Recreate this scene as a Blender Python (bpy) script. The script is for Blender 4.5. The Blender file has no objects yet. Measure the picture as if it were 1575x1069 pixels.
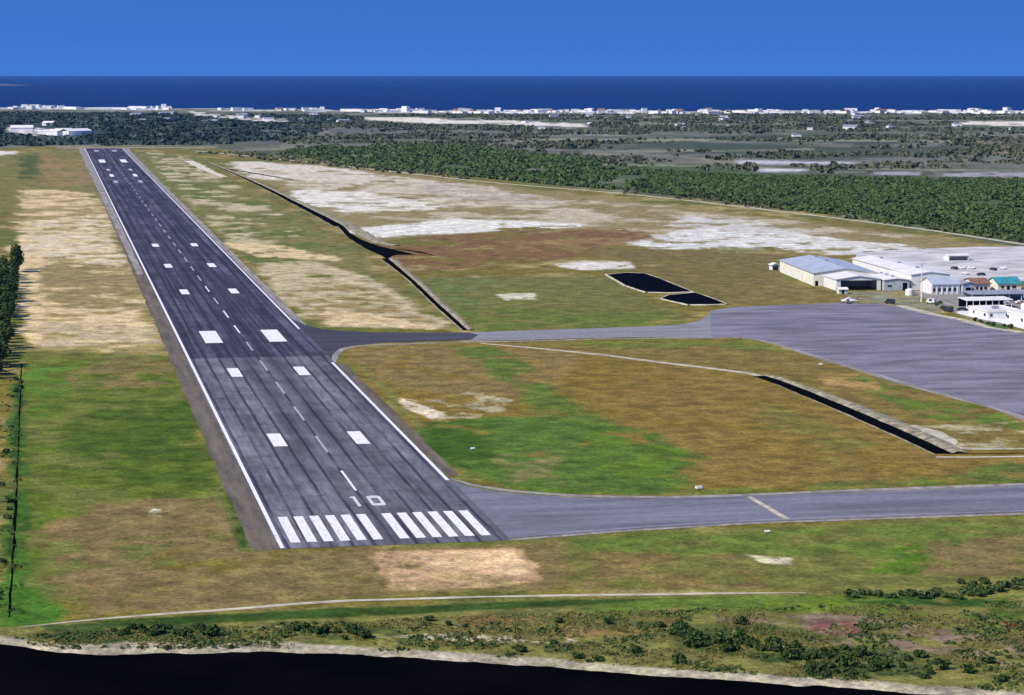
import bpy, bmesh, math, random
import numpy as np
from math import radians, pi, sin, cos
random.seed(7); RNG = np.random.default_rng(11)
C = bpy.context.scene.collection
SC = bpy.context.scene

# ------------------------------------------------------------------ camera, sky, sun, exposure
CX, CY, CH, CF, YAW, PIT = -71.32, -495.68, 100.96, 3638.7, 0.19286, 0.11612
W0, H0 = 1575., 1069.
cam = bpy.data.cameras.new('camera'); co = bpy.data.objects.new('camera', cam); C.objects.link(co)
cam.sensor_width = 36; cam.lens = CF / W0 * 36; cam.clip_start = 1; cam.clip_end = 300000
co.location = (CX, CY, CH); co.rotation_euler = (pi/2 - PIT, 0, -YAW); SC.camera = co

SUN_EL, SUN_AZ = 43., -112.          # azimuth measured clockwise from +Y (the runway's direction)
SKY_TINT = (0.50, 0.96, 1.62, 1)
SC.world = bpy.data.worlds.new('World'); SC.world.use_nodes = True
nt = SC.world.node_tree; nt.nodes.clear()
wo = nt.nodes.new('ShaderNodeOutputWorld'); bg = nt.nodes.new('ShaderNodeBackground'); bg.inputs[1].default_value = 0.137
sky = nt.nodes.new('ShaderNodeTexSky'); sky.sky_type = 'NISHITA'; sky.sun_disc = False
sky.sun_elevation = radians(SUN_EL); sky.sun_rotation = radians(SUN_AZ); sky.altitude = 100
sky.air_density = 1.0; sky.dust_density = 0.0; sky.ozone_density = 4.0
tc = nt.nodes.new('ShaderNodeTexCoord'); sep = nt.nodes.new('ShaderNodeSeparateXYZ'); comb = nt.nodes.new('ShaderNodeCombineXYZ')
mx = nt.nodes.new('ShaderNodeMath'); mx.operation = 'MAXIMUM'; mx.inputs[1].default_value = 0
ma = nt.nodes.new('ShaderNodeMath'); ma.operation = 'MULTIPLY_ADD'; ma.inputs[1].default_value = 5.0; ma.inputs[2].default_value = 0.50
L = nt.links.new
L(tc.outputs['Generated'], sep.inputs[0]); L(sep.outputs[2], mx.inputs[0]); L(mx.outputs[0], ma.inputs[0])
L(sep.outputs[0], comb.inputs[0]); L(sep.outputs[1], comb.inputs[1]); L(ma.outputs[0], comb.inputs[2])
L(comb.outputs[0], sky.inputs[0])
tint = nt.nodes.new('ShaderNodeMix'); tint.data_type = 'RGBA'; tint.blend_type = 'MULTIPLY'; tint.inputs[0].default_value = 1
L(sky.outputs[0], tint.inputs[6]); tint.inputs[7].default_value = SKY_TINT
L(tint.outputs[2], bg.inputs[0]); L(bg.outputs[0], wo.inputs[0])

sl = bpy.data.lights.new('sun', 'SUN'); sl.energy = 4.9; sl.angle = radians(0.53); sl.color = (1, .92, .78)
so = bpy.data.objects.new('sun', sl); C.objects.link(so)
so.rotation_euler = (radians(90 - SUN_EL), 0, -radians(SUN_AZ) + pi)
# a sun lamp shines along -Z: tilt it so that it comes from azimuth SUN_AZ
from mathutils import Vector
az = radians(SUN_AZ); el = radians(SUN_EL)
sd = Vector((sin(az)*cos(el), cos(az)*cos(el), sin(el)))
so.rotation_euler = sd.to_track_quat('Z', 'Y').to_euler()
SC.view_settings.view_transform = 'Standard'; SC.view_settings.look = 'None'
SC.view_settings.exposure = 0; SC.view_settings.gamma = 1
SC.render.engine = 'CYCLES'

# ------------------------------------------------------------------ survey: where a sight line meets the ground
def G(px, py, z=0.):
    a = (px - W0/2)/CF; b = -(py - H0/2)/CF
    fw = cos(PIT) + b*sin(PIT); up = -sin(PIT) + b*cos(PIT)
    t = (z - CH)/up; s, c = sin(YAW), cos(YAW)
    return (CX + t*(a*c + fw*s), CY + t*(-a*s + fw*c))

# ------------------------------------------------------------------ noise in numpy
def vnoise(x, y, seed=0):
    xi = np.floor(x).astype(np.int64); yi = np.floor(y).astype(np.int64)
    xf = x - xi; yf = y - yi; u = xf*xf*(3-2*xf); v = yf*yf*(3-2*yf)
    def h(a, b):
        n = (a*374761393 + b*668265263 + seed*1442695041) & 0xffffffff
        n = ((n ^ (n >> 13))*1274126177) & 0xffffffff
        n = (n ^ (n >> 16))
        return (n & 0xffff)/65535.
    return (h(xi, yi)*(1-u) + h(xi+1, yi)*u)*(1-v) + (h(xi, yi+1)*(1-u) + h(xi+1, yi+1)*u)*v
def fbm(x, y, seed=0, o=4):
    r = 0; a = .5; s = 0
    for k in range(o):
        r = r + a*vnoise(x*(2.03**k) + 17.3*k, y*(2.03**k) - 9.1*k, seed + k); s += a; a *= .55
    return r/s
def sstep(a, b, x):
    t = np.clip((x-a)/(b-a), 0, 1); return t*t*(3-2*t)
def sdist(x, y, P):
    d = np.full(x.shape, 1e18); ins = np.zeros(x.shape, bool); n = len(P)
    for i in range(n):
        ax, ay = P[i]; bx, by = P[(i+1) % n]
        ex, ey = bx-ax, by-ay; wx, wy = x-ax, y-ay
        t = np.clip((wx*ex + wy*ey)/(ex*ex+ey*ey+1e-9), 0, 1)
        d = np.minimum(d, (wx-ex*t)**2 + (wy-ey*t)**2)
        c = ((ay > y) != (by > y)) & (x < (bx-ax)*(y-ay)/((by-ay) if abs(by-ay) > 1e-9 else 1e-9) + ax)
        ins ^= c
    return np.where(ins, 1, -1)*np.sqrt(d)

# ------------------------------------------------------------------ mesh + material helpers
def np_mesh(name, V, F, attrs=None):
    me = bpy.data.meshes.new(name); k = F.shape[1]
    me.vertices.add(len(V)); me.vertices.foreach_set('co', np.asarray(V, np.float32).ravel())
    me.loops.add(F.size); me.loops.foreach_set('vertex_index', F.astype(np.int32).ravel())
    me.polygons.add(len(F)); me.polygons.foreach_set('loop_start', np.arange(0, F.size, k, dtype=np.int32))
    me.update(calc_edges=True)
    for an, col in (attrs or {}).items():
        at = me.attributes.new(an, 'FLOAT_COLOR', 'POINT')
        at.data.foreach_set('color', np.hstack([col, np.ones((len(col), 1))]).astype(np.float32).ravel())
    return me
class MB:
    def __init__(s): s.v = []; s.f = []
    def quad(s, *p):
        n = len(s.v); s.v += [tuple(q) for q in p]; s.f.append(tuple(range(n, n+len(p)))); return s
    def box(s, x0, x1, y0, y1, z0, z1):
        n = len(s.v)
        s.v += [(x0,y0,z0),(x1,y0,z0),(x1,y1,z0),(x0,y1,z0),(x0,y0,z1),(x1,y0,z1),(x1,y1,z1),(x0,y1,z1)]
        for f in ((0,3,2,1),(4,5,6,7),(0,1,5,4),(1,2,6,5),(2,3,7,6),(3,0,4,7)): s.f.append(tuple(n+i for i in f))
        return s
    def prism(s, pts, a0, a1, axis='y'):
        # pts: closed outline in (u, z); extruded along the axis
        n = len(s.v); k = len(pts)
        for a in (a0, a1):
            for u, z in pts: s.v.append((u, a, z) if axis == 'y' else (a, u, z))
        s.f.append(tuple(n+i for i in range(k))); s.f.append(tuple(n+k+i for i in reversed(range(k))))
        for i in range(k): j = (i+1) % k; s.f.append((n+i, n+k+i, n+k+j, n+j))
        return s
    def tube(s, rings, n=10):
        # rings: (centre, radius_u, radius_v, axis) loops joined and capped
        base = len(s.v)
        for c, ru, rv, ax in rings:
            for i in range(n):
                a = 2*pi*i/n; u, v = ru*cos(a), rv*sin(a)
                s.v.append((c[0]+u, c[1], c[2]+v) if ax == 'y' else ((c[0]+u, c[1]+v, c[2]) if ax == 'z' else (c[0], c[1]+u, c[2]+v)))
        for r in range(len(rings)-1):
            for i in range(n):
                j = (i+1) % n; s.f.append((base+r*n+i, base+r*n+j, base+(r+1)*n+j, base+(r+1)*n+i))
        s.f.append(tuple(base+i for i in reversed(range(n)))); s.f.append(tuple(base+(len(rings)-1)*n+i for i in range(n)))
        return s
    def mesh(s, name):
        me = bpy.data.meshes.new(name); me.from_pydata(s.v, [], s.f); me.update()
        bm = bmesh.new(); bm.from_mesh(me); bmesh.ops.recalc_face_normals(bm, faces=bm.faces); bm.to_mesh(me); bm.free()
        return me
    def build(s, name, m, parent=None, smooth=False):
        return ob(name, s.mesh(name), m, parent, smooth)
def ob(name, me, m, parent=None, smooth=False):
    o = bpy.data.objects.new(name, me); C.objects.link(o)
    if m: 
        if not me.materials: me.materials.append(m)
    if parent: o.parent = parent
    if smooth: me.polygons.foreach_set('use_smooth', [True]*len(me.polygons))
    return o
def thing(name, label, cat, loc=(0,0,0), rz=0, group=None, kind=None):
    o = bpy.data.objects.new(name, None); C.objects.link(o); o.location = loc; o.rotation_euler = (0,0,rz)
    return tag(o, label, cat, group, kind)
def tag(o, label=None, cat=None, group=None, kind=None):
    if label: o['label'] = label
    if cat: o['category'] = cat
    if group: o['group'] = group
    if kind: o['kind'] = kind
    return o
def dup(root, loc, rz=0, label=None, group=None, s=1.):
    r = root.copy(); C.objects.link(r); r.location = loc; r.rotation_euler = (0,0,rz); r.scale = (s,s,s) if not isinstance(s, tuple) else s
    if label: r['label'] = label
    if group: r['group'] = group
    for ch in root.children:
        c = ch.copy(); C.objects.link(c); c.parent = r
        for g in ch.children:
            d = g.copy(); C.objects.link(d); d.parent = c
    return r
class NT:
    def __init__(s, name):
        s.m = bpy.data.materials.new(name); s.m.use_nodes = True; s.t = s.m.node_tree; s.t.nodes.clear()
        s.out = s.n('OutputMaterial'); s.p = s.n('BsdfPrincipled'); s.l(s.p.outputs[0], s.out.inputs[0])
        s.pos = s.n('NewGeometry').outputs['Position']
    def n(s, k): return s.t.nodes.new('ShaderNode'+k)
    def l(s, a, b): s.t.links.new(a, b)
    def setin(s, i, v):
        if hasattr(v, 'is_linked') or isinstance(v, bpy.types.NodeSocket): s.l(v, i)
        else: i.default_value = v
    def math(s, op, a, b=0., c=0., clamp=False):
        n = s.n('Math'); n.operation = op; n.use_clamp = clamp
        for i, v in enumerate((a, b, c)): s.setin(n.inputs[i], v)
        return n.outputs[0]
    def mapv(s, scale, v=None, loc=(0,0,0)):
        n = s.n('Mapping'); s.l(v or s.pos, n.inputs[0]); n.inputs['Scale'].default_value = scale; n.inputs['Location'].default_value = loc
        return n.outputs[0]
    def noise(s, scale, detail=4, v=None, rough=.55, dist=0.):
        n = s.n('TexNoise'); s.l(v or s.pos, n.inputs['Vector']); n.inputs['Scale'].default_value = scale
        n.inputs['Detail'].default_value = detail; n.inputs['Roughness'].default_value = rough; n.inputs['Distortion'].default_value = dist
        return n.outputs[0]
    def ramp(s, f, a, b, lo=0., hi=1.):
        n = s.n('MapRange'); n.interpolation_type = 'SMOOTHSTEP'; s.l(f, n.inputs[0])
        for i, v in ((1,a),(2,b),(3,lo),(4,hi)): n.inputs[i].default_value = v
        return n.outputs[0]
    def mix(s, f, a, b, bt='MIX'):
        n = s.n('Mix'); n.data_type = 'RGBA'; n.blend_type = bt; s.setin(n.inputs[0], f)
        for i, v in ((6,a),(7,b)):
            if isinstance(v, (tuple, list)): n.inputs[i].default_value = (*v[:3], 1)
            else: s.l(v, n.inputs[i])
        return n.outputs[2]
    def scalecol(s, c, f):
        n = s.n('VectorMath'); n.operation = 'SCALE'; 
        if isinstance(c, (tuple, list)): n.inputs[0].default_value = c[:3]
        else: s.l(c, n.inputs[0])
        s.setin(n.inputs['Scale'], f); return n.outputs[0]
    def bump(s, h, strength, dist=1.):
        n = s.n('Bump'); n.inputs['Strength'].default_value = strength; n.inputs['Distance'].default_value = dist
        s.l(h, n.inputs['Height']); s.l(n.outputs[0], s.p.inputs['Normal'])
    def fin(s, col, rough=.9, spec=.2):
        s.setin(s.p.inputs['Base Color'], col if not isinstance(col, tuple) else (*col[:3], 1))
        s.setin(s.p.inputs['Roughness'], rough); s.p.inputs['Specular IOR Level'].default_value = spec
        return s.m
def plain(name, col, var=.25, scale=1.5, rough=.8, spec=.3, metal=0):
    t = NT(name); n = t.noise(scale, 5); m = t.scalecol(col, t.ramp(n, .3, .7, 1-var, 1+var)); t.p.inputs['Metallic'].default_value = metal
    return t.fin(m, rough, spec)
def leaf(name, a, b, s=.12):
    t = NT(name); g = t.n('NewGeometry'); r = g.outputs['Random Per Island']
    n = t.noise(s, 3); f = t.math('ADD', t.math('MULTIPLY', r, .6), t.math('MULTIPLY', n, .5), clamp=True)
    return t.fin(t.mix(f, a, b), .75, .15)

# ------------------------------------------------------------------ materials
M = {}
def m_ground():
    t = NT('ground_cover'); a = t.n('Attribute'); a.attribute_name = 'cover'
    n1 = t.noise(.9, 6, rough=.65); n2 = t.noise(.12, 5, rough=.6); n3 = t.noise(.22, 4, t.mapv((1,.35,1))); n4 = t.noise(.33, 4, rough=.7)
    f = t.math('MULTIPLY', t.ramp(n1, .3, .7, .70, 1.32), t.ramp(n2, .3, .7, .70, 1.32))
    f = t.math('MULTIPLY', f, t.ramp(n4, .32, .68, .80, 1.20)); c = t.scalecol(a.outputs['Color'], f)
    c2 = t.mix(t.ramp(n3, .48, .66, 0, .35), c, t.mix(1., c, (.80, .98, .50), 'MULTIPLY'))
    t.bump(t.math('ADD', n1, t.math('MULTIPLY', n2, 3.)), .6, .6)
    return t.fin(c2, .95, .08)
M['ground'] = m_ground()
def m_runway():
    t = NT('runway_asphalt'); s = t.n('SeparateXYZ'); t.l(t.pos, s.inputs[0]); x, y = s.outputs[0], s.outputs[1]
    big = t.noise(1, 4, t.mapv((.11, .012, 1))); fine = t.noise(1, 6, t.mapv((.8, .09, 1)), rough=.65); blot = t.noise(.06, 5)
    newer = t.math('GREATER_THAN', t.math('ADD', y, t.math('MULTIPLY', blot, 3.)), 343.)
    base = t.mix(newer, (.132, .128, .140), (.060, .056, .073))
    c = t.scalecol(base, t.ramp(big, .32, .68, .72, 1.35)); c = t.scalecol(c, t.ramp(fine, .3, .7, .76, 1.25)); c = t.scalecol(c, t.ramp(blot, .3, .7, .82, 1.2))
    stk = t.noise(1, 4, t.mapv((.42, .0035, 1)), rough=.6); c = t.mix(t.math('ADD', t.math('MULTIPLY', newer, .7), .3), c, t.scalecol(c, t.ramp(stk, .33, .67, .60, 1.55)))
    # sealed paving joints that run the length of the runway, a little wavy
    wx = t.math('ADD', x, t.math('MULTIPLY', t.math('SUBTRACT', t.noise(1, 3, t.mapv((.02, .015, 1))), .5), 1.1))
    fr = t.math('ABSOLUTE', t.math('SUBTRACT', t.math('FRACT', t.math('DIVIDE', wx, 4.6)), .5))
    jl = t.ramp(fr, .36, .46, 0, 1)
    jn = t.ramp(t.noise(1, 3, t.mapv((.3, .02, 1))), .36, .55, .30, .85)
    c = t.mix(t.math('MULTIPLY', jl, jn), c, (.030, .027, .045))
    wy = t.math('ADD', y, t.math('MULTIPLY', t.noise(1, 3, t.mapv((.09, .01, 1))), 22.))
    fy = t.math('ABSOLUTE', t.math('SUBTRACT', t.math('FRACT', t.math('DIVIDE', wy, 19.)), .5))
    c = t.mix(t.math('MULTIPLY', t.ramp(fy, .46, .49, 0, .45), t.ramp(t.noise(.08, 2), .45, .55)), c, (.04, .037, .055))
    # tyre rubber on the wheel lanes of the touchdown zone
    rub = t.math('MULTIPLY', t.ramp(t.math('ABSOLUTE', t.math('SUBTRACT', t.math('ABSOLUTE', x), 4.2)), 0, 4.5, .55, 0), t.ramp(fine, .35, .6))
    c = t.mix(t.math('MULTIPLY', rub, t.math('MULTIPLY', t.ramp(y, 40, 200), t.ramp(y, 700, 1100, 1, 0))), c, (.028, .025, .04))
    return t.fin(c, .85, .15)
M['runway'] = m_runway()
def m_pave(name, col, var=.2, dark=(.08,.075,.1), st=(.02,.15)):
    t = NT(name); n = t.noise(1, 5, t.mapv((st[0], st[1], 1)), rough=.6); f = t.noise(.5, 6); b = t.noise(.03, 4)
    c = t.scalecol(col, t.ramp(n, .3, .7, 1-var, 1+var)); c = t.scalecol(c, t.ramp(f, .3, .7, .88, 1.1))
    c = t.mix(t.ramp(b, .55, .72, 0, .35), c, dark)
    return t.fin(c, .85, .15)
M['taxi'] = m_pave('taxiway_asphalt', (.185, .178, .205), .25)
M['taxidark'] = m_pave('new_taxiway_asphalt', (.066, .064, .075), .25)
M['taxipale'] = m_pave('worn_taxiway_concrete', (.25, .245, .25), .15, (.16,.16,.15))
M['apron'] = m_pave('apron_concrete', (.205, .190, .215), .32, (.13,.12,.16), (.035,.12))
M['shoulder'] = m_pave('runway_shoulder', (.150, .122, .088), .3, (.18,.16,.09), (.3,.03))
M['shoulderp'] = m_pave('gravel_shoulder', (.30, .27, .24), .3, (.2,.19,.12), (.3,.03))
def m_paint():
    t = NT('white_marking_paint'); n = t.noise(1, 5, t.mapv((1.2,.25,1)), rough=.7)
    return t.fin(t.mix(t.ramp(n, .50, .72, 0, .6), (.88,.85,.80), (.33,.31,.33)), .7, .2)
M['paint'] = m_paint()
M['paintold'] = plain('faded_marking_paint', (.42,.40,.44), .25, .6)
M['track'] = plain('pale_dirt_track', (.50,.45,.33), .3, .25, .95, .05)
M['sand'] = plain('bare_sand', (.68,.60,.46), .25, .2, .95, .05)
M['bank'] = plain('spoil_bank_earth', (.30,.265,.18), .45, .35, .95, .05)
M['dark'] = plain('dark_ditch_water_and_line', (.003,.003,.003), .3, .5, .6, .0)
M['pondw'] = plain('dark_blue_pond_water', (.003,.0035,.006), .4, .1, .6, .0)
M['river'] = plain('black_lagoon_water', (.0022,.0020,.0022), .6, .03, .6, .0)
M['concrete'] = plain('pale_concrete_yard', (.56,.53,.49), .25, .06)
M['white'] = plain('white_plaster', (.80,.80,.78), .08, .3)
M['cream'] = plain('cream_plaster', (.80,.79,.68), .1, .3)
M['whiteroof'] = plain('white_metal_roof', (.84,.80,.74), .08, .2, .5)
M['blueroof'] = plain('pale_blue_metal_roof', (.44,.47,.53), .12, .15, .5)
M['greyroof'] = plain('grey_metal_roof', (.30,.31,.35), .2, .3, .6)
M['brownroof'] = plain('brown_tile_roof', (.24,.13,.09), .25, .8)
M['tealroof'] = plain('teal_metal_roof', (.05,.27,.30), .2, .4, .6)
M['greywall'] = plain('grey_blue_metal_wall', (.42,.47,.50), .12, .4)
M['glass'] = plain('dark_window_glass', (.02,.025,.035), .2, 1, .15, .6)
M['black'] = plain('black_opening', (.006,.006,.009), .3, 1, .9, .05)
M['tyre'] = plain('tyre_rubber', (.02,.02,.02), .2, 3, .9)
M['steel'] = plain('galvanised_steel', (.35,.35,.38), .15, 2, .5, .5)
M['trunk'] = plain('bark', (.10,.075,.05), .3, 2, .95, .05)
M['leafdark'] = leaf('dark_leaves', (.018,.040,.010), (.070,.110,.026))
M['leafmid'] = leaf('green_leaves', (.030,.058,.018), (.095,.14,.040))
M['leafforest'] = leaf('forest_leaves', (.036,.068,.020), (.120,.165,.050), .02)
M['leafgrey'] = leaf('scrub_leaves', (.035,.052,.028), (.15,.165,.09), .01)
M['leafdry'] = leaf('dry_grass_blades', (.09,.10,.025), (.22,.19,.06), .05)
M['leafbright'] = leaf('bright_green_leaves', (.06,.11,.02), (.12,.20,.04), .1)
def m_sea():
    t = NT('sea_water'); n = t.noise(1, 4, t.mapv((.0008,.0002,1))); w = t.noise(.05, 4)
    c = t.mix(t.ramp(n, .35, .65), (.001,.014,.085), (.001,.021,.115))
    t.bump(w, .4, 3.)
    return t.fin(c, .55, .16)
M['sea'] = m_sea()

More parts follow.
